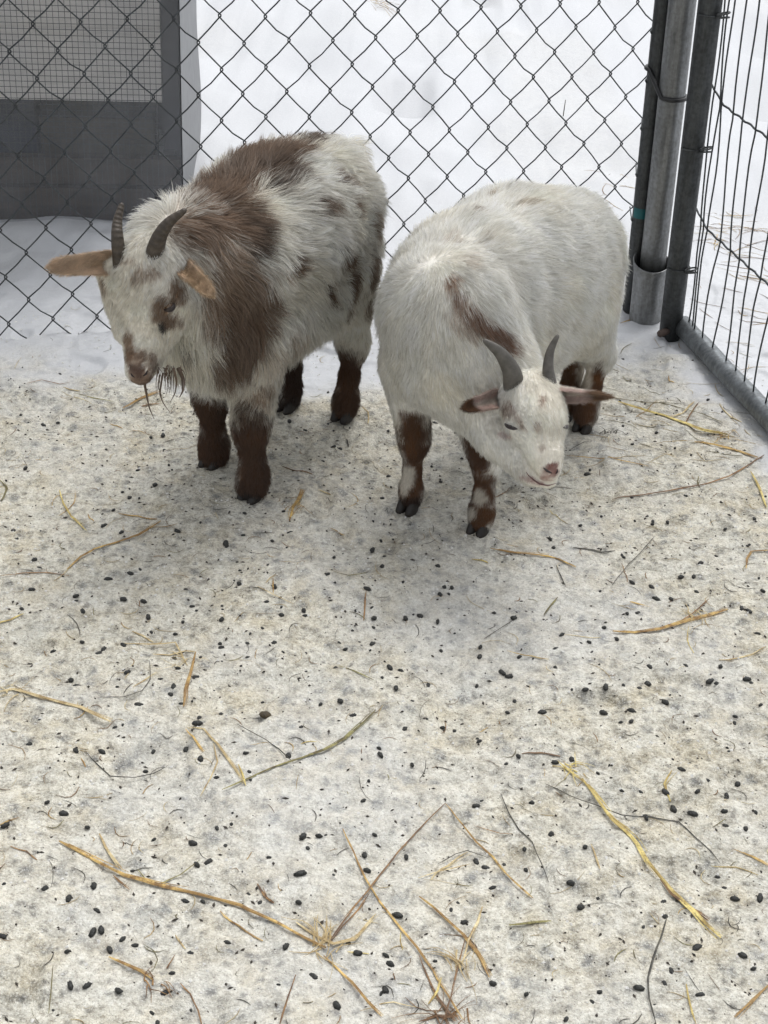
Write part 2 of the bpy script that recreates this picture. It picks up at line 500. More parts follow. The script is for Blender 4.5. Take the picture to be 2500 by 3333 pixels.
for z in (.155, .405, .66, .9, 1.15, 1.4):           # twisted wire ties on the corner post
    mb = MB()
    for s_ in range(2):
        c = pp(.0, z + s_ * .007, .004) + PD * .015 
        th = np.linspace(0, 2 * math.pi, 14)
        mb.tube([c + PN * math.cos(q) * .012 + PD * math.sin(q) * .009 + np.array([0, 0, .003 * math.sin(q + s_)]) for q in th], .0018, n=6)
    c = B_FRONT + LEAN * z
    th = np.linspace(math.radians(200), math.radians(380), 12)
    mb.tube([c + np.array([math.cos(q), math.sin(q), 0]) * .0245 for q in th], .0016, n=6)
    mb.build('wire_tie', M['galv_dark'], panel)
q = P(1430, 720, 2.94)
MB().tube([q + np.array([-.006, -.004, 0]), q + np.array([.014, .012, .001])], .0075, n=6).build('bolt', M['rust'], panel)

# ------------------------------------------------------------------ plastic covered shed at the left
A = np.array([-.507, 3.413, 0.0]); DX = norm(np.array([-.377, -.044, 0.0])); DY = np.array([-DX[1], DX[0], 0.0])
if DY[1] < 0: DY = -DY
shed = empty('plastic_covered_shed', A)
tag(shed, 'low shed wrapped in cloudy plastic sheet over wire cloth behind the fence', 'shed')
def sp(u, v, z): return A + DX * u + DY * v + np.array([0, 0, z])
RS = np.stack([DX, DY, np.array([0, 0, 1.0])], 1)
def sbox(name, u0, u1, v0, v1, z0, z1, m):
    return MB().box(sp((u0 + u1) / 2, (v0 + v1) / 2, (z0 + z1) / 2), ((u1 - u0) / 2, (v1 - v0) / 2, (z1 - z0) / 2), RS).build(name, m, shed, smooth=False)
def mat_wood(name, a, b):
    t = NT(name)
    mp = t.n('Mapping'); t.t.links.new(t.co(), mp.inputs['Vector']); mp.inputs['Scale'].default_value = (.12, 1, 1)
    n = t.noise(70, 5, co=mp.outputs[0], rough=.7)
    t.pbr(t.ramp(n, [(.3, a), (.7, b)]), .8, bump=n, bstr=.5, bdist=.003)
    return t.m
wd = mat_wood('old_brown_board', (.022, .017, .012), (.07, .05, .033))
pb = mat_wood('pale_board', (.64, .61, .57), (.80, .77, .72))
bk = simple('dark_interior', (.035, .037, .045), .8, var=.5, scale=6)
sbox('bottom_beam', .0, 1.5, .012, .05, -.03, .085, wd)
sbox('bottom_beam', .0, 1.5, .030, .06, .089, .150, wd)
sbox('corner_stud', .0, .035, .016, .05, .177, 1.28, bk)
sbox('pale_board', .037, .68, .024, .036, .285, .62, pb)
sbox('pale_board', .165, 1.5, .024, .036, .623, 1.28, pb)
sbox('pale_board', .683, 1.5, .024, .036, .30, .62, pb)
sbox('batten', .037, 1.5, .015, .022, .438, .446, pb)
sbox('back_wall', .0, 1.5, .62, .64, -.03, 1.28, bk)
sbox('side_wall', -.002, .012, .055, .62, -.03, 1.28, bk)
sbox('inner_floor', .014, 1.5, .064, .618, -.03, .02, bk)
sbox('roof', -.05, 1.55, -.05, .70, 1.285, 1.31, pb)
sbox('feed_sack', .33, .62, .10, .3, .02, .27, simple('blue_grey_sack', (.02, .025, .045), .6, scale=12))
sbox('hay_bale', .06, .32, .10, .3, .02, .22, simple('stored_hay', (.07, .058, .04), .9, scale=90))
sbox('hay_bale', .64, 1.2, .10, .3, .02, .23, simple('stored_hay_dark', (.06, .05, .036), .9, scale=90))
mb = MB()
for u in np.arange(.037, 1.49, .0127): mb.box(sp(u, .0105, .64), (.0006, .0006, .64), RS)
for z in np.arange(.19, 1.28, .0127): mb.box(sp(.765, .0115, z), (.728, .0006, .0006), RS)
wc = mb.build('wire_cloth', M['wire'], shed, smooth=False); wc['kind'] = 'stuff'
def mat_plastic():
    t = NT('cloudy_plastic')
    mp = t.n('Mapping'); t.t.links.new(t.co(), mp.inputs['Vector']); mp.inputs['Scale'].default_value = (1, 1, .5)
    n = t.noise(4.5, 2, co=mp.outputs[0], rough=.5); s_ = t.noise(25, 3, co=mp.outputs[0], rough=.5)
    f = t.ramp(t.math('ADD', t.math('MULTIPLY', n, .7), t.math('MULTIPLY', s_, .3)), [(.34, .08), (.66, .30)])
    tr = t.n('BsdfTransparent'); tr.inputs[0].default_value = (.95, .95, .96, 1)
    df = t.n('BsdfDiffuse'); df.inputs[0].default_value = (.60, .62, .66, 1)
    tl = t.n('BsdfTranslucent'); tl.inputs[0].default_value = (.5, .52, .56, 1)
    m0 = t.n('MixShader'); m0.inputs[0].default_value = .4; t.t.links.new(df.outputs[0], m0.inputs[1]); t.t.links.new(tl.outputs[0], m0.inputs[2])
    m1 = t.n('MixShader'); t.t.links.new(f, m1.inputs[0]); t.t.links.new(tr.outputs[0], m1.inputs[1]); t.t.links.new(m0.outputs[0], m1.inputs[2])
    gl = t.n('BsdfGlossy'); gl.inputs['Roughness'].default_value = .22; gl.inputs[0].default_value = (.9, .92, .95, 1)
    bn = t.n('Bump'); bn.inputs['Strength'].default_value = .5; bn.inputs['Distance'].default_value = .02; t.t.links.new(n, bn.inputs['Height']); t.t.links.new(bn.outputs[0], gl.inputs['Normal'])
    m2 = t.n('MixShader'); m2.inputs[0].default_value = .045; t.t.links.new(m1.outputs[0], m2.inputs[1]); t.t.links.new(gl.outputs[0], m2.inputs[2])
    t.t.links.new(m2.outputs[0], t.out.inputs[0])
    return t.m
def sheet(name, fn, nu, nz, m):
    vs = [fn(a / nu, b / nz) for b in range(nz + 1) for a in range(nu + 1)]
    fs = [(b * (nu + 1) + a, b * (nu + 1) + a + 1, (b + 1) * (nu + 1) + a + 1, (b + 1) * (nu + 1) + a) for b in range(nz) for a in range(nu)]
    mb = MB(); mb.add(vs, fs); return mb.build(name, m, shed)
PL = mat_plastic()
def ffn(a, b):
    u = -.004 + 1.5 * a; z = -.02 + 1.30 * b
    w = .0035 * math.sin(u * 17 + z * 5) + .003 * math.sin(u * 41 + 2 * math.sin(z * 9)) + .002 * math.sin(z * 31 + u * 9)
    return sp(u, -.006 + w * min(1, u * 12), z)
sheet('plastic_sheet', ffn, 120, 90, PL)
def milky():
    t = NT('milky_plastic'); n = t.noise(30, 4)
    b = t.pbr(t.ramp(n, [(.3, (.075, .08, .088)), (.7, (.12, .126, .135))]), .35, bump=n, bstr=.3, bdist=.004)
    return t.m
def sfn(a, b):
    z = -.02 + 1.30 * b
    return sp(-.006 - .004 * math.sin(z * 14) * a - .028 * a * (1 + .15 * math.sin(z * 7)), -.006 + .5 * a, z)
sheet('plastic_side', sfn, 12, 60, milky())

# ------------------------------------------------------------------ goats
def smin(ds, k):
    m = ds.min(0)
    return m - k * np.log(np.exp(-np.minimum((ds - m) / k, 60)).sum(0))
def seg_d(p, a, b, ra, rb, sq=None):
    a = np.asarray(a, float); b = np.asarray(b, float)
    ba = b - a; L2 = max(ba @ ba, 1e-9)
    t = np.clip(((p - a) @ ba) / L2, 0, 1)
    c = a + t[:, None] * ba
    d = p - c
    if sq is not None:                       # squash along one axis: (axis, factor)
        ax, f = sq
        s_ = d @ ax
        d = d + np.outer(s_ * (1 / f - 1), ax)
    return np.sqrt((d * d).sum(1)) - (ra + (rb - ra) * t)
def surface_nets(V, lo, h):
    nx, ny, nz = V.shape
    sgn = V < 0
    c = sgn[:-1, :-1, :-1].astype(np.int8) * 0
    for dx in (0, 1):
        for dy in (0, 1):
            for dz in (0, 1):
                c = c + sgn[dx:nx - 1 + dx, dy:ny - 1 + dy, dz:nz - 1 + dz]
    cells = np.argwhere((c > 0) & (c < 8))
    vid = -np.ones(c.shape, np.int64); vid[tuple(cells.T)] = np.arange(len(cells))
    acc = np.zeros((len(cells), 3)); cnt = np.zeros(len(cells))
    corners = [(x, y, z) for x in (0, 1) for y in (0, 1) for z in (0, 1)]
    for i, a in enumerate(corners):
        for b in corners[i + 1:]:
            if sum(abs(np.array(a) - np.array(b))) != 1: continue
            va = V[tuple((cells + a).T)]; vb = V[tuple((cells + b).T)]
            m = (va < 0) != (vb < 0)
            t = np.where(m, va / np.where(m, va - vb, 1), 0)[:, None]
            pt = np.array(a) + t * (np.array(b) - np.array(a))
            acc += pt * m[:, None]; cnt += m
    pos = (cells + acc / cnt[:, None]) * h + lo
    quads = []
    for ax in range(3):
        o1, o2 = [q for q in range(3) if q != ax]
        e = [slice(None)] * 3; f = [slice(None)] * 3
        e[ax] = slice(0, -1); f[ax] = slice(1, None)
        cr = sgn[tuple(e)] != sgn[tuple(f)]
        ed = np.argwhere(cr)
        ed = ed[(ed[:, o1] > 0) & (ed[:, o2] > 0) & (ed[:, o1] < V.shape[o1] - 1) & (ed[:, o2] < V.shape[o2] - 1)]
        inside = sgn[tuple(ed.T)]
        def sh(a, b):
            q = ed.copy(); q[:, o1] -= a; q[:, o2] -= b
            return vid[tuple(q.T)]
        qd = np.stack([sh(1, 1), sh(0, 1), sh(0, 0), sh(1, 0)], -1)
        flip = inside if ax != 1 else ~inside
        qd[~flip] = qd[~flip][:, ::-1]
        quads.append(qd)
    q = np.concatenate(quads)
    return pos, q[(q >= 0).all(1)]

def mat_fur():
    t = NT('fur')
    col = t.attr('col')
    nrm = t.attr('sn', 'Vector')
    hi = t.n('HairInfo')
    c = t.mix(hi.outputs['Intercept'], t.mix(1.0, col, (.95, .94, .92), 'MULTIPLY'), col)
    df = t.n('BsdfDiffuse'); t.set(df.inputs['Color'], c); t.set(df.inputs['Normal'], nrm)
    d2 = t.n('BsdfDiffuse'); t.set(d2.inputs['Color'], c)
    tl = t.n('BsdfTranslucent'); t.set(tl.inputs['Color'], c); t.set(tl.inputs['Normal'], nrm)
    ma = t.n('MixShader'); ma.inputs[0].default_value = .14; t.t.links.new(df.outputs[0], ma.inputs[1]); t.t.links.new(d2.outputs[0], ma.inputs[2])
    mb_ = t.n('MixShader'); mb_.inputs[0].default_value = .40; t.t.links.new(ma.outputs[0], mb_.inputs[1]); t.t.links.new(tl.outputs[0], mb_.inputs[2])
    hr = t.n('BsdfHair', component='Reflection'); t.set(hr.inputs['Color'], (.8, .8, .8, 1)); hr.inputs['RoughnessU'].default_value = .35; hr.inputs['RoughnessV'].default_value = .6
    mc = t.n('MixShader'); mc.inputs[0].default_value = .045; t.t.links.new(mb_.outputs[0], mc.inputs[1]); t.t.links.new(hr.outputs[0], mc.inputs[2])
    t.t.links.new(mc.outputs[0], t.out.inputs[0])
    return t.m
def mat_skin():
    t = NT('goat_skin')
    c = t.mix(1.0, t.attr('col'), (.8, .78, .76), 'MULTIPLY')
    n = t.noise(500, 3)
    t.pbr(c, .85, bump=n, bstr=.3, bdist=.002, spec=.1)
    return t.m
FUR, SKIN = mat_fur(), mat_skin()

def grow(name, verts, quads, N, lenf, flowf, colf, parent, width=.00026, lift=.45, clumps=22, clump_amt=.55, keep=None, seed=1, npt=5, bend=.35, swirl=1.0, njit=.25, guard=.0):
    r = np.random.default_rng(seed)
    a, b, c, d = (verts[quads[:, i]] for i in range(4))
    tri = np.concatenate([np.stack([a, b, c], 1), np.stack([a, c, d], 1)])
    cr = np.cross(tri[:, 1] - tri[:, 0], tri[:, 2] - tri[:, 0]); ar = np.linalg.norm(cr, axis=1) / 2
    vn = vertex_normals(verts, quads)
    tn = np.concatenate([np.stack([vn[quads[:, 0]], vn[quads[:, 1]], vn[quads[:, 2]]], 1), np.stack([vn[quads[:, 0]], vn[quads[:, 2]], vn[quads[:, 3]]], 1)])
    dens = ar if keep is None else ar * keep(tri.mean(1))
    pick = r.choice(len(tri), N, p=dens / dens.sum())
    u = r.random(N); v = r.random(N); fl = u + v > 1; u[fl] = 1 - u[fl]; v[fl] = 1 - v[fl]
    w = np.stack([1 - u - v, u, v], -1)[:, :, None]
    root = (tri[pick] * w).sum(1); nn = norm((tn[pick] * w).sum(1))
    L = lenf(root) * r.uniform(.55, 1.15, N)
    flow = flowf(root, nn)
    flow = norm(flow - nn * (flow * nn).sum(1)[:, None] + 1e-6)
    # swirls: low frequency rotation of the comb direction
    ang = swirl * (.8 * vnoise(root, 22, 71 + seed) + .45 * vnoise(root, 60, 72 + seed))
    side = np.cross(nn, flow)
    flow = norm(flow * np.cos(ang)[:, None] + side * np.sin(ang)[:, None])
    lf = lift + .18 * vnoise(root, 30, 75 + seed)
    d0 = norm(nn * lf[:, None] + flow * (1 - lf[:, None]) + r.normal(0, .13, (N, 3)))
    pts = [root - nn * .001]
    dcur = d0
    for k in range(1, npt):
        pts.append(pts[-1] + dcur * (L / (npt - 1))[:, None])
        dcur = norm(dcur + flow * bend * .5 + np.array([0, 0, -.10]) * (L / .03)[:, None] * bend + r.normal(0, .07, (N, 3)))
    pts = np.stack(pts, 1)
    near_c = root
    if clumps:
        nc = max(4, N // clumps)
        ci = r.choice(N, nc, replace=False)
        kd = kdtree.KDTree(nc)
        for i, q in enumerate(root[ci]): kd.insert(q, i)
        kd.balance()
        near = np.fromiter((kd.find(q)[1] for q in root.tolist()), np.int64, N)
        cc = pts[ci][near]; near_c = root[ci][near]
        amt = clump_amt * np.clip(L / .02, .25, 1.0)[:, None, None] * (.6 + .8 * _hash(near, near * 0, near * 0, 5))[:, None, None]
        tt = (np.linspace(0, 1, npt) ** 1.3)[None, :, None]
        pts = pts + (cc - pts) * np.clip(amt, 0, .92) * tt
    col = colf(root) * r.normal(1, .11, (N, 1)) * (1 + .17 * vnoise(near_c if clumps else root, 380, 8))[:, None]
    gh = r.random(N) < guard
    col[gh] *= r.uniform(.45, .8, (int(gh.sum()), 1))
    col = np.clip(col, 0, 1)
    hc = bpy.data.hair_curves.new(name)
    hc.add_curves([npt] * N)
    hc.attributes['position'].data.foreach_set('vector', pts.astype(np.float32).ravel())
    rad = hc.attributes.get('radius') or hc.attributes.new('radius', 'FLOAT', 'POINT')
    rr_ = np.broadcast_to(width * np.array([1, 1, .9, .65, .12][:npt] if npt == 5 else np.linspace(1, .15, npt)), (N, npt)) * r.uniform(.7, 1.3, (N, 1)) * np.clip(L / .018, .5, 1.0)[:, None]
    rad.data.foreach_set('value', rr_.astype(np.float32).ravel())
    ca = hc.attributes.new('col', 'FLOAT_COLOR', 'CURVE'); ca.data.foreach_set('color', np.concatenate([col, np.ones((N, 1))], 1).astype(np.float32).ravel())
    sn = hc.attributes.new('sn', 'FLOAT_VECTOR', 'CURVE'); 
    nj = norm(nn + r.normal(0, njit, (N, 3)))
    sn.data.foreach_set('vector', nj.astype(np.float32).ravel())
    hc.materials.append(FUR)
    o = link(name, hc, parent)
    return o
def vertex_normals(verts, quads):
    n = np.cross(verts[quads[:, 2]] - verts[quads[:, 0]], verts[quads[:, 3]] - verts[quads[:, 1]])
    vn = np.zeros_like(verts)
    for i in range(4): np.add.at(vn, quads[:, i], n)
    return norm(vn)

class Goat:
    """Body from tapered limbs blended into one surface; every limb carries its fur's comb direction and length."""
    def __init__(s, root, k=.012):
        s.root = root; s.pr = []; s.k = k
    def seg(s, a, b, ra, rb, flow, fl, sq=None):
        s.pr.append((np.array(a, float), np.array(b, float), ra, rb, norm(np.array(flow, float)), fl, sq))
    def dists(s, p):
        return np.stack([seg_d(p, a, b, ra, rb, sq) for a, b, ra, rb, _, _, sq in s.pr])
    def build(s, h=.0055, extra=None):
        P0 = np.concatenate([[a - ra, a + ra, b - rb, b + rb] for a, b, ra, rb, *_ in s.pr])
        lo = P0.min(0) - 3 * h; hi = P0.max(0) + 3 * h
        n = np.ceil((hi - lo) / h).astype(int) + 1
        ax = [lo[i] + h * np.arange(n[i]) for i in range(3)]
        g = np.stack(np.meshgrid(*ax, indexing='ij'), -1).reshape(-1, 3)
        V = np.full(len(g), 9.0)
        # only near the limbs
        for st in range(0, len(g), 400000):
            q = g[st:st + 400000]
            ds = s.dists(q)
            val = smin(ds, s.kfield(q))
            if extra is not None: val = extra(q, val)
            V[st:st + 400000] = val
        pos, quads = surface_nets(V.reshape(n), lo, h)
        s.v, s.q = pos, quads
        vn = vertex_normals(pos, quads)
        ctr = pos.mean(0)
        s.bvh = BVHTree.FromPolygons([tuple(x) for x in pos.tolist()], [tuple(x) for x in quads.tolist()])
        return s
    def kfield(s, q):
        hd_ = np.minimum(np.linalg.norm(q - s.head, axis=1), np.linalg.norm(q - s.muzzle, axis=1))
        k = s.k * (1 - .68 * (1 - sstep(.055, .10, hd_)))
        return k * (1 - .65 * (1 - sstep(.10, .19, q[:, 2])))
    def attrs(s, p):
        ds = s.dists(p); m = ds.min(0)
        w = np.exp(-(ds - m) / .006); w /= w.sum(0)
        fl = (w * np.array([q[5] for q in s.pr])[:, None]).sum(0)
        flow = (w[:, :, None] * np.stack([q[4] for q in s.pr])[:, None, :]).sum(0)
        return fl, flow
    def hit(s, x, y):
        r = ray(x, y)
        loc, nrm, i, d = s.bvh.ray_cast(Vector(CP), Vector(norm(r)))
        return None if loc is None else (np.array(loc), np.array(nrm))
    def patches(s, lst):
        """pixel blobs of the photo -> coloured ellipsoids in the goat's own space"""
        s.pt = getattr(s, 'pt', [])
        for x, y, rx, ry, ang, col, st in lst:
            h = s.hit(x, y)
            if h is None:
                print('patch missed', x, y); continue
            c, n = h
            sc = K / F * ((c - CP) @ FWD)
            ca, sa = math.cos(math.radians(ang)), math.sin(math.radians(ang))
            e1 = rr * ca - uu * sa; e2 = rr * sa + uu * ca; e3 = -FWD
            # lie in the surface: stretch along the hidden direction
            s.pt.append((c, e1 / (rx * sc), e2 / (ry * sc), e3 / (max(rx, ry) * sc * 1.6 + .012), np.array(col), st))
    def color(s, p):
        c = np.broadcast_to(np.array(s.base), (len(p), 3)).copy()
        w3 = np.stack([vnoise(p, 70, 91), vnoise(p, 70, 92), vnoise(p, 70, 93)], -1) * .008 + np.stack([vnoise(p, 25, 94), vnoise(p, 25, 95), vnoise(p, 25, 96)], -1) * .010 + np.stack([vnoise(p, 170, 98), vnoise(p, 170, 99), vnoise(p, 170, 90)], -1) * .004
        rnd = np.random.default_rng(5).random(len(p))
        wk = getattr(s, 'warp', 1.0)
        for ctr, e1, e2, e3, col, st in s.pt:
            small = min(1, .02 * np.linalg.norm(e1) ** -1 / .0004) if 0 else 1
            R1 = min(1 / np.linalg.norm(e1), 1 / np.linalg.norm(e2))
            d = p - ctr + w3 * min(1.0, R1 / .02) * wk
            r_ = np.sqrt((d @ e1) ** 2 + (d @ e2) ** 2 + (d @ e3) ** 2)
            m = (1 - sstep(.60, 1.30, r_)) * st
            m = np.where(m > .02, np.clip(m + (rnd - .5) * 1.1 * (1 - abs(2 * m - 1)), 0, 1), 0)
            c = c * (1 - m[:, None]) + col * m[:, None]
        c = c * (1 - np.array([.01, .03, .07]) * sstep(-.2, .7, vnoise(p, 13, 101))[:, None])
        c *= (1 + .05 * vnoise(p, 40, 97))[:, None]
        return np.clip(c, .003, .95)
    def mesh(s):
        me = np_mesh('body', s.v, s.q)
        a = me.color_attributes.new('col', 'FLOAT_COLOR', 'POINT')
        c = s.color(s.v)
        a.data.foreach_set('color', np.concatenate([c, np.ones((len(c), 1))], 1).astype(np.float32).ravel())
        me.materials.append(SKIN)
        return link('body', me, s.root)

def ear(gt, base, tip, facing, width, cup, col_out, col_in, furN, seed, root, tipcol=None, fold=0.0, blunt=.8, taper=.35):
    """leaf shaped, cupped ear of real thickness; facing = the way its hollow looks"""
    base = np.array(base, float); tip = np.array(tip, float); ax = norm(tip - base); L = np.linalg.norm(tip - base)
    f = norm(np.array(facing, float)); f = norm(f - ax * (f @ ax)); sd = np.cross(ax, f)
    nu, nw = 18, 9
    front, back = [], []
    for i in range(nu + 1):
        t = i / nu
        wd_ = width * (.55 + .9 * t if t < .5 else 1.0) * 1.0
        prof = (.85 + .15 * math.sin(math.pi * min(1, t / .2) * .5)) * (1 - taper * t) * (1 if t < .72 else math.sqrt(max(0, 1 - ((t - .72) / .28) ** 2.4))) + .02
        for j in range(nw + 1):
            q = j / nw * 2 - 1
            w = width * prof
            bendv = f * (cup * w * (q * q - .35) * (1 - .55 * t)) + np.array([0, 0, -1.0]) * fold * t * t * L
            c = base + ax * L * t + sd * w * q * (1 - .12 * cup * q * q) + bendv
            th = .0050 * (1 - q * q) ** .5 * (1 - .5 * t) + .0006
            front.append(c + f * th * .5); back.append(c - f * th * .5)
    vs = np.array(front + back); n1 = (nu + 1) * (nw + 1)
    fs = []
    for i in range(nu):
        for j in range(nw):
            a = i * (nw + 1) + j
            fs.append((a, a + 1, a + nw + 2, a + nw + 1)); fs.append((n1 + a, n1 + a + nw + 1, n1 + a + nw + 2, n1 + a + 1))
    for i in range(nu):
        for j in (0, nw):
            a = i * (nw + 1) + j; b = a + nw + 1
            fs.append((a, b, n1 + b, n1 + a) if j == 0 else (b, a, n1 + a, n1 + b))
    for i in (0, nu):
        for j in range(nw):
            a = i * (nw + 1) + j; b = a + 1
            fs.append((b, a, n1 + a, n1 + b) if i == 0 else (a, b, n1 + b, n1 + a))
    fs = np.array(fs)
    # orientation check: front quads should face f
    n0 = np.cross(vs[fs[0][2]] - vs[fs[0][0]], vs[fs[0][3]] - vs[fs[0][1]])
    if n0 @ f < 0: fs = fs[:, ::-1]
    def cf(p):
        t = np.clip(((p - base) @ ax) / L, 0, 1)
        ctr = base + t[:, None] * ax * L
        inside = sstep(-.0006, .0006, (p - ctr) @ f - cup * width * .0 + 0 * t)
        c = np.array(col_out) * (1 - inside[:, None] * .6) + np.array(col_in) * inside[:, None] * .6
        if tipcol is not None:
            m = sstep(tipcol[1] - .12, tipcol[1] + .12, t + .12 * vnoise(p, 90, 3))[:, None]
            c = c * (1 - m) + np.array(tipcol[0]) * m
        return c * (1 + .15 * vnoise(p, 120, 8))[:, None]
    me = np_mesh('ear', vs, fs)
    a = me.color_attributes.new('col', 'FLOAT_COLOR', 'POINT')
    c = cf(vs); a.data.foreach_set('color', np.concatenate([c, np.ones((len(c), 1))], 1).astype(np.float32).ravel())
    me.materials.append(SKIN)
    o = link('ear', me, root)
    g = grow('fur', vs, fs, furN, lambda p: np.full(len(p), .009), lambda p, n: np.broadcast_to(ax, p.shape), cf, o, width=.00020, lift=.42, clumps=8, clump_amt=.5, seed=seed)
    g.parent = o
    return o
def reparent_fix(o, parent):
    o.parent = parent
def horn(root, pts, r0, r1, wide, m, rings=9):
    pts = np.array(pts, float)
    # Catmull-Rom through the control points
    q = []
    pe = np.vstack([2 * pts[0] - pts[1], pts, 2 * pts[-1] - pts[-2]])
    for i in range(len(pts) - 1):
        for t in np.linspace(0, 1, 10, endpoint=False):
            a, b, c, d = pe[i:i + 4]
            q.append(.5 * ((2 * b) + (-a + c) * t + (2 * a - 5 * b + 4 * c - d) * t * t + (-a + 3 * b - 3 * c + d) * t ** 3))
    q.append(pts[-1]); q = np.array(q); n = len(q); s_ = np.linspace(0, 1, n)
    rad = r0 * (1 - s_) ** .75 + r1 * s_
    rad = rad * (1 + (.012 if rings > 3 else .0) * np.sin(s_ * rings * 6.28 + 1.5 * np.sin(s_ * 17)))
    rad[-1] *= .5
    mb = MB(); t = norm(np.gradient(q, axis=0)); a = norm(wide[0] - t[0] * (wide[0] @ t[0])); nn = 16
    vs = []
    for k in range(n):
        a = norm(a - t[k] * (a @ t[k])); b = np.cross(t[k], a)
        for j in range(nn):
            w = 2 * math.pi * j / nn
            vs.append(q[k] + rad[k] * (wide[1] * math.cos(w) * a + math.sin(w) * b / wide[1]))
    fs = [(k * nn + j, k * nn + (j + 1) % nn, (k + 1) * nn + (j + 1) % nn, (k + 1) * nn + j) for k in range(n - 1) for j in range(nn)]
    fs += [tuple((n - 1) * nn + j for j in range(nn))]
    mb.add(vs, fs)
    o = mb.build('horn', m, root)
    at = o.data.attributes.new('ring', 'FLOAT', 'POINT'); at.data.foreach_set('value', np.repeat(s_, nn).astype(np.float32))
    return o
def hoof(root, c, fwd, m, w=.012, h=.03):
    """two toes of a cloven hoof"""
    c = np.array(c, float); fwd = norm(np.array([fwd[0], fwd[1], 0.0])); sd = np.array([-fwd[1], fwd[0], 0])
    mb = MB()
    for s_ in (-1, 1):
        rings = []
        for z, fo, r, f2 in ((h, .000, .95, .9), (h * .6, .004, 1.02, 1.05), (h * .2, .008, 1.08, 1.2), (0, .010, 1.1, 1.28), (-.003, .010, 1.0, 1.15)):
            cc = c + sd * s_ * w * .62 + fwd * fo + np.array([0, 0, z])
            rings.append([cc + sd * math.cos(q) * w * .56 * r + fwd * math.sin(q) * w * .95 * f2 for q in np.linspace(0, 2 * math.pi, 13)[:-1]])
        vs = [v for r_ in rings for v in r_]
        fs = [(k * 12 + j, k * 12 + (j + 1) % 12, (k + 1) * 12 + (j + 1) % 12, (k + 1) * 12 + j) for k in range(4) for j in range(12)] + [tuple(48 + j for j in range(12)), tuple(range(12))[::-1]]
        mb.add(vs, fs)
    return mb.build('hoof', m, root)
HOOF = simple('hoof_horn', (.013, .010, .008), .55, var=.5, scale=120, bstr=.6)
EYE_DARK = simple('eyelid_skin', (.03, .021, .018), .5)
LID_PINK = simple('closed_lid', (.04, .032, .034), .6)

def eye(gt, x, y, w, openamt, iris, ang=0.0, side=None):
    """half closed eye: ball in its socket with two lid folds"""
    h = gt.hit(x, y) if side is None else None
    if side is not None:
        lc, nr, _, _ = gt.bvh.ray_cast(Vector(side[0]), Vector(side[1]))
        if lc is not None: h = (np.array(lc) - np.array(nr) * (.004 if openamt > .1 else .008), np.array(nr))
    if h is None: print('eye missed'); return
    c, n = h
    gt.ex = getattr(gt, 'ex', []) + [(c, w * (1.0 if openamt > .1 else .55))]
    tr = norm(rr - n * (rr @ n)); tu = np.cross(n, tr)
    if tu @ uu < 0: tu = -tu
    ca, sa = math.cos(math.radians(ang)), math.sin(math.radians(ang))
    tr, tu = tr * ca + tu * sa, tu * ca - tr * sa
    ctr = c - n * (w * .55) + n * .004
    t = NT('eyeball'); t.pbr(iris, .15, spec=.8)
    shut = openamt <= .1
    if shut: ctr = c - n * .0035
    e = empty('eye', c); e.parent = gt.root; e.matrix_parent_inverse = Matrix.Translation(-Vector(gt.root.location))
    mb = MB(); vs = []; fs = []; R_ = w * .95 if not shut else .004
    for i in range(9):
        for j in range(16):
            th = math.pi * i / 8; ph = 2 * math.pi * j / 16
            vs.append(ctr + R_ * (math.sin(th) * math.cos(ph) * tr + math.sin(th) * math.sin(ph) * tu + math.cos(th) * n))
    for i in range(8):
        for j in range(16): fs.append((i * 16 + j, i * 16 + (j + 1) % 16, (i + 1) * 16 + (j + 1) % 16, (i + 1) * 16 + j))
    mb.add(vs, fs); mb.build('eyeball', t.m, None).parent = e
    ob = bpy.data.objects[-1] if 0 else None
    for o in COL.objects:
        if o.name.startswith('eyeball') and o.parent == e: o.matrix_parent_inverse = Matrix.Translation(-Vector(c))
    def lid(off, arch, r, name, m):
        ps = []
        for q in np.linspace(-1, 1, 15):
            hh = off + arch * (1 - q * q)
            base = ctr + tr * q * w * 1.25 + tu * hh * w
            d_ = base - ctr; inner = max(0, (R_ * 1.04) ** 2 - d_ @ d_)
            if shut:
                near_, nn_, _, _ = gt.bvh.find_nearest(Vector(base)); ps.append(np.array(near_) + np.array(nn_) * .0022)
            else: ps.append(ctr + d_ + n * math.sqrt(inner) + n * .0004)
        ra = r * (1 - np.linspace(-1, 1, 15) ** 2) ** .5 + .0006
        o = MB().tube(ps, ra, n=8).build(name, m); o.parent = e; o.matrix_parent_inverse = Matrix.Translation(-Vector(c))
    if openamt > .1:
        lid(.10, openamt, .0017, 'eyelid', EYE_DARK)
        lid(.05, -openamt * .6, .0013, 'eyelid', EYE_DARK)
    else:
        lid(-.02, .12, .0007, 'eyelid', LID_PINK); lid(.0, -.14, .0013, 'eyelid', LID_PINK)
    if openamt > .2:
        o = MB().tube([ctr + tr * q * w * .55 + tu * .08 * w + n * math.sqrt(max(0, R_ ** 2 - (q * w * .55) ** 2)) for q in np.linspace(-1, 1, 7)], w * .16, n=8).build('pupil', M['black']); o.parent = e; o.matrix_parent_inverse = Matrix.Translation(-Vector(c))

def goat_local(O, h):
    h = norm(np.array([h[0], h[1], 0.0])); l = np.array([-h[1], h[0], 0.0])
    O = np.array([O[0], O[1], 0.0])
    return (lambda s_, a, z: O + h * s_ + l * a + np.array([0, 0, z])), h, l

DOWN = np.array([0, 0, -1.0])
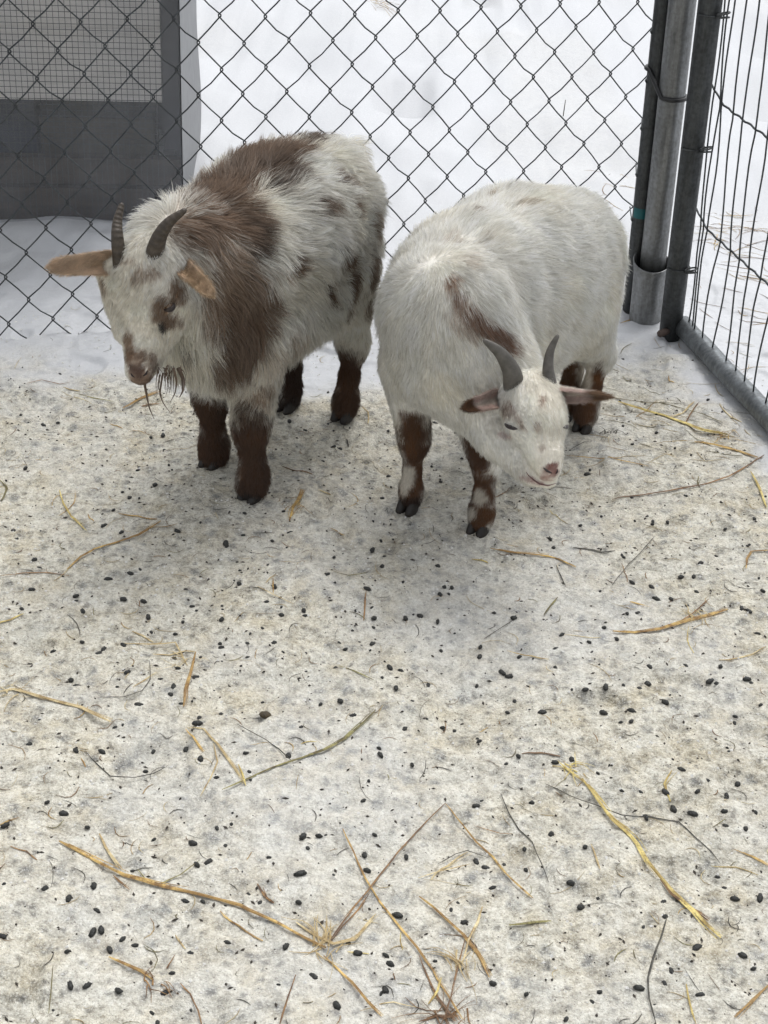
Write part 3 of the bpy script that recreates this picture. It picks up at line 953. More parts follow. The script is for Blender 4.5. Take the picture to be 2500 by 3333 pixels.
# ---------------- left goat: brown and white buck, head lowered
LG, LH, LL = goat_local((-.20, 2.41), (-.44, -.9))
lroot = empty('goat', (-.20, 2.41, 0))
tag(lroot, 'brown and white shaggy goat with dark ridged horns and wet beard, head lowered', 'goat')
gl = Goat(lroot, .012)
bk_ = -LH + DOWN * .75
sd_ = -LH * .35 + DOWN
gl.seg(LG(-.118, 0, .424), LG(.02, 0, .418), .100, .118, bk_, .038)
gl.seg(LG(-.135, 0, .35), LG(-.12, 0, .40), .092, .098, -LH * .4 + DOWN, .040)
gl.seg(LG(.0, 0, .415), LG(.165, 0, .418), .118, .106, bk_, .042)
gl.seg(LG(.02, 0, .32), LG(.17, 0, .31), .108, .095, sd_, .046)
gl.seg(LG(-.10, 0, .30), LG(.02, 0, .32), .090, .105, sd_, .042)
gl.seg(LG(.18, 0, .41), LG(.265, 0, .458), .098, .072, DOWN + LH * .2 - LH * .5, .046)     # neck
gl.seg(LG(.265, 0, .458), LG(.315, .0, .462), .068, .046, DOWN * .6 - LH * .8, .026)
gl.seg(LG(.21, 0, .33), LG(.275, 0, .39), .078, .055, DOWN - LH * .2, .046)                # chest ruff
# head
hd = norm(LG(.40, 0, .32) - LG(.35, 0, .46))
gl.seg(LG(.342, -.006, .464), LG(.352, -.004, .450), .051, .051, hd + DOWN * .1, .016)
gl.seg(LG(.350, -.004, .450), LG(.362, -.002, .420), .050, .046, hd, .009)
gl.seg(LG(.360, 0, .43), LG(.382, 0, .362), .042, .0262, hd, .010)
gl.seg(LG(.382, 0, .360), LG(.395, 0, .322), .0260, .0200, hd, .004)
gl.seg(LG(.330, .018, .412), LG(.366, .006, .342), .034, .019, hd + DOWN * .3, .014)      # jaw
gl.seg(LG(.330, -.018, .412), LG(.366, -.006, .342), .034, .019, hd + DOWN * .3, .014)
gl.seg(LG(.370, 0, .318), LG(.386, 0, .310), .015, .0135, hd, .006)
gl.seg(P(243, 580, 2.105), P(270, 715, 2.075), .021, .0165, hd, .010)
gl.head = LG(.352, 0, .44); gl.muzzle = LG(.38, 0, .35)
gl.seg(LG(.358, .034, .438), LG(.352, .030, .430), .018, .018, hd, .007)
gl.seg(LG(.358, -.043, .442), LG(.354, -.038, .430), .021, .020, hd, .009)
# legs
gf = .0
LFf, LFn, LRn, LRf = (-.300, 2.335), (-.223, 2.240), (-.083, 2.535), (-.190, 2.560)
def leg(gt, top, knee, fet, foot, r, flow=DOWN, fl=.012):
    top, knee, fet, foot = (np.array(q, float) for q in (top, knee, fet, foot))
    gt.seg(top, knee, r[0], r[1], DOWN, fl * 1.5)
    mid = knee * .42 + fet * .58
    gt.seg(knee + [0, 0, .004], knee - [0, 0, .010], r[1], r[1] * .94, DOWN, fl)
    gt.seg(knee, mid, r[1] * .80, r[2] * .76, DOWN, fl)
    gt.seg(mid, fet, r[2] * .76, r[2], DOWN, fl * 1.1)
    gt.seg(fet, foot, r[2], r[3], DOWN, fl * 1.1)
def xyz(p, z): return np.array([p[0], p[1], z])
leg(gl, LG(.13, -.055, .30), xyz(LFf, .125) + LH * .004, xyz(LFf, .040) - LH * .002, xyz(LFf, .022), (.050, .0235, .0225, .0235))
leg(gl, LG(.15, .055, .30), xyz(LFn, .125) + LH * .004, xyz(LFn, .040) - LH * .002, xyz(LFn, .022), (.050, .0245, .0235, .0245))
leg(gl, LG(-.13, .055, .30), xyz(LRn, .135) - LH * .022, xyz(LRn, .042) - LH * .004, xyz(LRn, .022), (.060, .021, .0195, .021))
leg(gl, LG(-.13, -.055, .30), xyz(LRf, .135) - LH * .022, xyz(LRf, .042) - LH * .004, xyz(LRf, .022), (.060, .021, .0195, .021))
gl.seg(LG(-.235, 0, .47), LG(-.262, 0, .44), .022, .012, DOWN, .04)                        # tail
gl.base = (.95, .93, .865)
gl.build()
print('left body', len(gl.v), time.time() - T0)
DK, BR, TN, LT = (.115, .074, .046), (.20, .130, .083), (.35, .25, .175), (.56, .46, .37)
RB = (.120, .058, .027)
gl.patches([
    # back saddle and nape
    (560, 350, 85, 45, 25, BR, 1), (470, 415, 85, 45, 25, BR, 1), (500, 640, 38, 60, -10, BR, .8), (640, 305, 45, 18, 10, DK, .95), (600, 330, 55, 45, -25, BR, .95), (660, 312, 38, 20, -30, DK, .9), (520, 385, 75, 50, -25, BR, .95), (600, 385, 45, 45, 0, DK, .85),
    (455, 430, 75, 45, -20, BR, .9), (390, 425, 55, 32, -20, BR, .85), (515, 480, 45, 55, 20, BR, .95), (545, 520, 22, 38, 0, DK, .95),
    (430, 490, 75, 50, -20, (.28, .18, .115), .9), (470, 620, 45, 70, 0, (.28, .18, .115), .8), (485, 560, 55, 50, 0, TN, .85), (440, 580, 30, 25, 0, LT, .5),
    # neck ruff
    (530, 640, 50, 65, 15, BR, .85), (520, 720, 52, 95, 10, BR, .95), (480, 790, 36, 48, 0, BR, .85), (560, 660, 28, 65, 10, BR, .9), (500, 600, 60, 40, 0, TN, .7), (560, 840, 40, 20, 0, TN, .55),
    (600, 780, 40, 45, 0, LT, .35), (560, 850, 45, 22, 0, TN, .45), (640, 715, 26, 30, 0, LT, .5),
    # flank spots
    (625, 572, 20, 18, 0, BR, 1), (736, 387, 17, 27, 15, BR, .85), (692, 440, 20, 28, 20, BR, .85), (750, 445, 12, 23, 15, BR, .95),
    (744, 558, 22, 27, 0, BR, 1), (754, 605, 18, 36, 0, BR, 1), (745, 655, 12, 22, 0, BR, .95), (700, 622, 12, 22, 0, BR, .95), (606, 572, 7, 10, 0, TN, .8),
    (803, 480, 9, 30, 0, TN, .8), (808, 580, 12, 40, 0, BR, .85), (800, 660, 16, 30, 0, BR, .7), (582, 570, 8, 12, 0, TN, .7),
    # face
    (350, 655, 27, 28, 20, (.24, .145, .08), .88), (385, 625, 18, 30, 10, (.20, .12, .065), .88), (375, 690, 28, 16, 10, (.19, .11, .06), .85),
    (352, 700, 8, 14, -5, (.015, .012, .012), .95), (396, 742, 13, 11, 0, (.13, .11, .10), .6), (300, 595, 16, 18, 10, TN, .6), (330, 590, 22, 14, 0, TN, .55),
    (275, 560, 22, 12, 0, TN, .35), (280, 750, 12, 34, 0, (.28, .18, .11), .85), (290, 783, 20, 22, 0, (.28, .18, .12), .85), (330, 785, 22, 20, 0, (.27, .19, .14), .75),
    (305, 818, 34, 20, 0, (.26, .175, .125), .95), (297, 803, 19, 14, 0, (.12, .08, .065), .95), (222, 615, 8, 20, 0, TN, .6),
    # legs
    (455, 905, 50, 62, 0, RB, 1), (455, 975, 52, 50, 0, RB, 1), (540, 950, 58, 80, 0, RB, 1), (545, 1040, 60, 60, 0, (.105, .050, .023), 1),
    (750, 800, 42, 62, 0, RB, 1), (745, 880, 46, 50, 0, RB, 1), (640, 820, 40, 50, 0, (.06, .028, .014), 1), (620, 880, 45, 34, 0, (.04, .02, .012), 1),
    (538, 880, 26, 20, 0, DK, .6), (538, 1072, 40, 14, 0, (.02, .012, .008), .9), (450, 1008, 44, 12, 0, (.03, .016, .01), .9),
])
gl.mesh()
HL = mat_horn('dark_ridged_horn', (.032, .024, .017), (.085, .066, .048), 75)
horn(lroot, [P(262, 588, 2.085), P(254, 520, 2.085), P(254, 478, 2.10), P(264, 438, 2.115)], .0112, .0030, (LH, 1.05), HL)
horn(lroot, [P(330, 590, 2.085), P(338, 530, 2.075), P(361, 485, 2.075), P(403, 451, 2.08)], .0165, .0030, (LH, 1.15), HL)
for f_, hh in ((LFf, LH), (LFn, LH), (LRn, LH), (LRf, LH)):
    hoof(lroot, (f_[0], f_[1], gz(f_) + .001), hh, HOOF, .016, .026)
print('L ears')
TANE = (.60, .46, .32)
ear(gl, P(250, 566, 2.10), P(104, 577, 2.04), np.array([-.1, -1, .35]), .0195, .55, TANE, (.70, .55, .42), 9000, 21, lroot, taper=.40)
ear(gl, P(376, 566, 2.105), P(459, 616, 2.015), np.array([.15, -.6, .5]), .0165, .6, TANE, (.70, .55, .42), 9000, 22, lroot, fold=.15, taper=.38)
eye(gl, 366, 663, .0078, .30, (.10, .055, .022), ang=18)
eye(gl, 0, 0, .0078, .30, (.10, .055, .022), side=(LG(.366, -.3, .425), LL))
# wet beard locks
BW = simple('wet_beard', (.085, .055, .036), .3)
for pts, r in (([(310, 815), (316, 850), (322, 880), (333, 905)], .0024), ([(352, 805), (345, 850), (352, 870), (368, 892)], .0017), ([(358, 795), (364, 835), (358, 855)], .0012),
               ([(375, 795), (382, 825), (378, 850), (368, 868)], .0020), ([(385, 795), (397, 822), (395, 845), (388, 858)], .0034), ([(345, 810), (341, 835), (352, 862)], .0013)):
    a = [P(x, y, 2.045 + .012 * math.sin(x)) for x, y in pts]
    q = []
    for i in range(len(a) - 1):
        for t in np.linspace(0, 1, 6, endpoint=False): q.append(a[i] * (1 - t) + a[i + 1] * t)
    q.append(a[-1]); q = np.array(q); q[1:-1] = (q[:-2] + q[1:-1] * 2 + q[2:]) / 4; q[1:-1] = (q[:-2] + q[1:-1] * 2 + q[2:]) / 4
    MB().tube(q, np.linspace(1, .15, len(q)) * r * 1.05, n=6).build('beard_lock', BW, lroot)
for i in range(30):
    x = rng.uniform(340, 400); y0 = 792 + rng.uniform(-4, 10); ln = rng.uniform(25, 60); Y = 2.05 + rng.uniform(-.02, .02); cv = rng.uniform(-10, 10)
    q = np.array([P(x + cv * math.sin(t * 2.6), y0 + ln * t, Y) for t in np.linspace(0, 1, 9)])
    MB().tube(q, np.linspace(1, .2, 9) * rng.uniform(.0004, .0008), n=5).build('beard_lock', BW, lroot)
def lenL(p):
    return gl.attrs(p)[0]
def flowL(p, n): return gl.attrs(p)[1]
def dens_for(gt):
    def f(c):
        fl = gt.attrs(c)[0]
        w = np.clip(.030 / fl, .8, 4.0)
        for cc, r_ in getattr(gt, 'ex', []): w = w * (np.linalg.norm(c - cc, axis=1) > r_)
        return w
    return f
grow('fur', gl.v, gl.q, 230000, lenL, flowL, gl.color, lroot, width=.00030, lift=.36, clumps=18, clump_amt=.50, keep=dens_for(gl), seed=3, guard=.05)
print('left fur', time.time() - T0)

# ---------------- right goat: cream white doe, body turned, head round to its left
RG, RH, RL = goat_local((.17, 2.37), (-.5, -.87))
rroot = empty('goat', (.17, 2.37, 0))
tag(rroot, 'cream white fluffy goat with brown socks and closed eyes, neck turned to the right', 'goat')
gr = Goat(rroot, .012)
rb = -RH + DOWN * .6 + RL * .1
gr.seg(RG(-.215, .0, .335), RG(-.05, 0, .362), .112, .128, rb, .026)
gr.seg(RG(-.05, 0, .362), RG(.12, 0, .38), .128, .115, rb, .026)
gr.seg(RG(-.18, .02, .26), RG(.05, .01, .30), .094, .112, rb + DOWN * .5, .026)
gr.seg(RG(.05, 0, .30), RG(.160, -.005, .31), .108, .082, rb + DOWN * .6, .028)
gr.seg(RG(.12, 0, .39), RG(.21, 0, .40), .108, .074, rb, .026)
gr.seg(RG(.175, -.005, .30), RG(.208, .0, .345), .076, .068, DOWN * .8 - RH * .4, .028)
# neck, turned to the goat's left and down
N1, N2, N3 = P(985, 670, 2.16), P(1050, 775, 2.14), P(1118, 842, 2.105)
gr.seg(RG(.20, .0, .375), N1, .085, .076, DOWN * .8 + RL * .2, .026)
gr.seg(N1, N2, .076, .066, (N2 - N1) * 6 + DOWN * .6, .022)
gr.seg(N2, N3, .064, .050, (N3 - N2) * 6 + DOWN * .5, .014)
gr.seg(P(965, 800, 2.15), P(1075, 905, 2.10), .066, .044, DOWN * .6 + (N3 - N1) * 3, .020)
# head
H0, H1, H2, H3 = P(1147, 868, 2.045), P(1158, 912, 2.01), P(1178, 985, 1.965), P(1187, 1014, 1.950)
gr.head = P(1148, 890, 2.03); gr.muzzle = P(1178, 985, 1.97)
hr_ = norm(H3 - H0); hx = norm(np.cross(hr_, np.array([0, 0, 1.0])))       # hx: to image left/right
gr.seg(H0, H1, .046, .043, hr_, .014)
gr.seg(H1, H2, .040, .0238, hr_, .009)
gr.seg(H2, H3, .0235, .0165, hr_, .0035)
J0, J1 = P(1095, 945, 2.055), P(1158, 1022, 1.985)
gr.seg(J0, P(1143, 1012, 1.99), .039, .0215, hr_ + DOWN * .2, .012)
gr.seg(P(1152, 1030, 1.975), P(1186, 1038, 1.956), .0135, .0120, hr_, .004)
# legs
RFf, RFn, RRn, RRf = (.043, 2.232), (.160, 2.173), (.362, 2.556), (.330, 2.600)
leg(gr, RG(.20, -.055, .27), xyz(RFf, .125), xyz(RFf, .040), xyz(RFf, .022), (.042, .0200, .0180, .0195), fl=.008)
leg(gr, RG(.20, .055, .27), xyz(RFn, .125), xyz(RFn, .040), xyz(RFn, .022), (.042, .0200, .0190, .0200), fl=.008)
leg(gr, RG(-.19, .055, .26), xyz(RRn, .130) - RH * .03, xyz(RRn, .042) - RH * .002, xyz(RRn, .022), (.072, .0225, .020, .0215), fl=.010)
leg(gr, RG(-.19, -.055, .26), xyz(RRf, .130) - RH * .03, xyz(RRf, .042), xyz(RRf, .022), (.070, .0225, .020, .0215), fl=.010)
gr.base = (.95, .94, .885)
gr.build()
print('right body', len(gr.v), time.time() - T0)
RBR = (.125, .060, .027)
gr.patches([
    (1060, 427, 14, 8, -20, (.40, .31, .22), .7), (1020, 462, 10, 10, -40, (.33, .24, .17), .75), (972, 520, 22, 18, 0, (.58, .51, .44), .4), (1135, 440, 30, 10, -15, (.52, .43, .32), .45),
    (1040, 520, 16, 14, 0, (.60, .53, .45), .35), (975, 610, 12, 22, 10, (.34, .22, .15), .8), (995, 650, 20, 22, 20, (.33, .20, .13), .8), (1030, 690, 30, 26, 30, (.26, .14, .08), .85),
    (1065, 715, 34, 20, 35, (.24, .12, .065), .9), (1100, 740, 26, 18, 35, (.22, .11, .06), .9), (1000, 700, 40, 20, 30, (.45, .33, .25), .4), (1010, 560, 20, 25, 0, (.60, .53, .46), .4),
    # face
    (1092, 878, 10, 18, 20, (.26, .16, .11), .55), (1105, 890, 22, 14, 20, (.36, .26, .21), .55), (1126, 915, 7, 13, -15, (.26, .16, .11), .6), 
    (1172, 862, 8, 16, 25, (.32, .22, .17), .5), (1162, 918, 9, 7, -30, (.34, .24, .19), .55), (1167, 966, 12, 7, -20, (.28, .20, .16), .6), (1095, 935, 22, 8, 0, (.55, .42, .42), .6),
    (1192, 1012, 17, 16, 0, (.24, .125, .115), .95), (1185, 1030, 14, 12, 0, (.42, .27, .25), .7), (1150, 1035, 30, 6, 22, (.40, .24, .23), .75),
    # socks
    (895, 925, 42, 36, 0, RBR, 1), (895, 975, 40, 40, 0, RBR, 1), (890, 1040, 40, 60, 0, RBR, 1), (885, 1085, 40, 20, 0, (.04, .02, .012), 1), (880, 1035, 17, 32, 5, (.74, .71, .64), .95),
    (1035, 975, 40, 60, 0, (.10, .045, .02), 1), (1040, 1060, 42, 50, 0, RBR, 1), (1040, 1120, 44, 40, 0, RBR, 1), (1042, 1072, 16, 18, 0, (.72, .69, .62), .9), (1022, 1108, 14, 16, 10, (.72, .69, .62), .85), (1036, 1148, 40, 14, 0, (.03, .016, .01), 1),
    (1224, 792, 30, 34, 30, RBR, 1), (1240, 840, 40, 36, 0, RBR, 1), (1287, 825, 18, 46, 0, RBR, 1), (1264, 815, 13, 34, 0, (.62, .56, .48), .75), (1250, 885, 50, 40, 0, (.14, .07, .035), 1), (1245, 912, 44, 14, 0, (.02, .014, .01), 1),
])
gr.mesh()
HR = mat_horn('smooth_grey_horn', (.060, .055, .047), (.135, .125, .11), 40)
horn(rroot, [P(1111, 834, 2.04), P(1103, 798, 2.03), P(1080, 762, 2.025), P(1044, 734, 2.025)], .0146, .0022, (hx, 1.15), HR, rings=2)
horn(rroot, [P(1188, 828, 2.045), P(1184, 795, 2.05), P(1189, 758, 2.06), P(1206, 722, 2.065)], .0098, .0022, (hx, 1.05), HR, rings=2)
for f_, hh in ((RFf, RH), (RFn, RH), (RRn, RH), (RRf, RH)):
    hoof(rroot, (f_[0], f_[1], gz(f_) + .001), hh, HOOF, .0145, .026)
ear(gr, P(1078, 862, 2.055), P(1000, 882, 1.985), np.array([.0, -.7, .5]), .0165, .9, (.74, .68, .62), (.60, .42, .38), 7000, 23, rroot, tipcol=((.15, .085, .05), .62), taper=.5)
ear(gr, P(1198, 847, 2.055), P(1320, 857, 2.02), np.array([.1, -.8, -.25]), .0185, .9, (.80, .74, .68), (.60, .43, .40), 7000, 24, rroot, tipcol=((.26, .17, .11), .58), taper=.78)
eye(gr, 1103, 921, .0125, .03, (.45, .37, .35), ang=6)
eye(gr, 0, 0, .0085, .03, (.55, .47, .44), side=(P(1166, 925, 1.985) - hx * (.3 if hx[0] < 0 else -.3), hx * (1 if hx[0] < 0 else -1)))
# nostrils and mouth line
def dab(gt, name, pts, r, m, off=.0006):
    ps = []
    for x, y in pts:
        h_ = gt.hit(x, y)
        if h_ is not None: ps.append(h_[0] + h_[1] * off)
    if len(ps) > 1:
        ps = np.array(ps); n = len(ps)
        MB().tube(ps, r * np.maximum(.35, np.sin(np.linspace(.15, 3.0, n))), n=6, flat=.6).build(name, m, gt.root)
NM = simple('nostril', (.02, .012, .012), .5)
LIP = simple('lip', (.16, .085, .08), .5)
dab(gr, 'nostril', [(1174, 1010), (1182, 1017), (1192, 1022)], .0026, NM)
dab(gr, 'nostril', [(1204, 1014), (1203, 1019), (1200, 1023)], .0016, NM)
dab(gr, 'mouth', [(1137, 1019), (1144, 1028), (1155, 1037), (1168, 1044), (1184, 1047), (1200, 1042)], .0016, LIP, off=.002)
dab(gl, 'nostril', [(318, 800), (315, 807), (309, 812)], .0026, NM)
dab(gl, 'nostril', [(283, 806), (286, 811), (291, 815)], .0018, NM)
def lenR(p): return gr.attrs(p)[0]
def flowR(p, n): return gr.attrs(p)[1]
grow('fur', gr.v, gr.q, 250000, lenR, flowR, gr.color, rroot, width=.00027, lift=.30, clumps=12, clump_amt=.24, keep=dens_for(gr), seed=9, swirl=.6, njit=.18)
print('right fur', time.time() - T0)

# ------------------------------------------------------------------ straw
def straw(name, pts, w, m, label, group='loose straw stems on the snow', lift=.0, cat='straw', bend=True, split=0):
    g = [G(x, y) for x, y in pts]
    q = []
    for i in range(len(g) - 1):
        n = max(2, int(np.linalg.norm(g[i + 1] - g[i]) / .012))
        for t in np.linspace(0, 1, n, endpoint=False): q.append(g[i] * (1 - t) + g[i + 1] * t)
    q.append(g[-1]); q = np.array(q)
    dep = np.linalg.norm(q.mean(0) - CP)
    r = w * K / F * dep * .5 * .68
    q[:, :2] += .0007 * np.stack([vnoise(q, 45, 3), vnoise(q, 45, 4)], -1)
    zg = gheight(q[:, 0], q[:, 1]); zs_ = zg.copy()
    for _ in range(14): zs_[1:-1] = (zs_[:-2] + 2 * zs_[1:-1] + zs_[2:]) / 4
    q[:, 2] = np.maximum(zs_ + .0012, zg - r * .2) + r * .35 + .0010 + lift
    s_ = np.linspace(0, 1, len(q))
    rad = r * (.72 + .30 * np.sin(s_ * 3.1) + .22 * vnoise(q, 60, 5) + .18 * vnoise(q, 170, 6))
    rad[0] *= .6; rad[-1] *= .45
    mb = MB().tube(q, rad, n=5, flat=.42)
    rg = np.random.default_rng(int(abs(pts[0][0] * 7 + pts[0][1])))
    for _ in range(int(split * 1.8)):                       # torn fibres along the stem
        k = rg.integers(1, max(2, len(q) - 3)); n = min(len(q) - k, int(rg.integers(4, 12)))
        if n < 3: continue
        off = (q[k + 1] - q[k]); off = norm(np.array([-off[1], off[0], 0])) * r * rg.uniform(-1.2, 1.2)
        sp_ = q[k:k + n] + off * np.linspace(.6, 2.2, n)[:, None] + np.array([0, 0, r * .3])
        mb.tube(sp_, np.linspace(.45, .12, n) * r, n=5, flat=.5)
    o = mb.build(name, m, None, smooth=False)
    tag(o, label, cat, group)
    return o
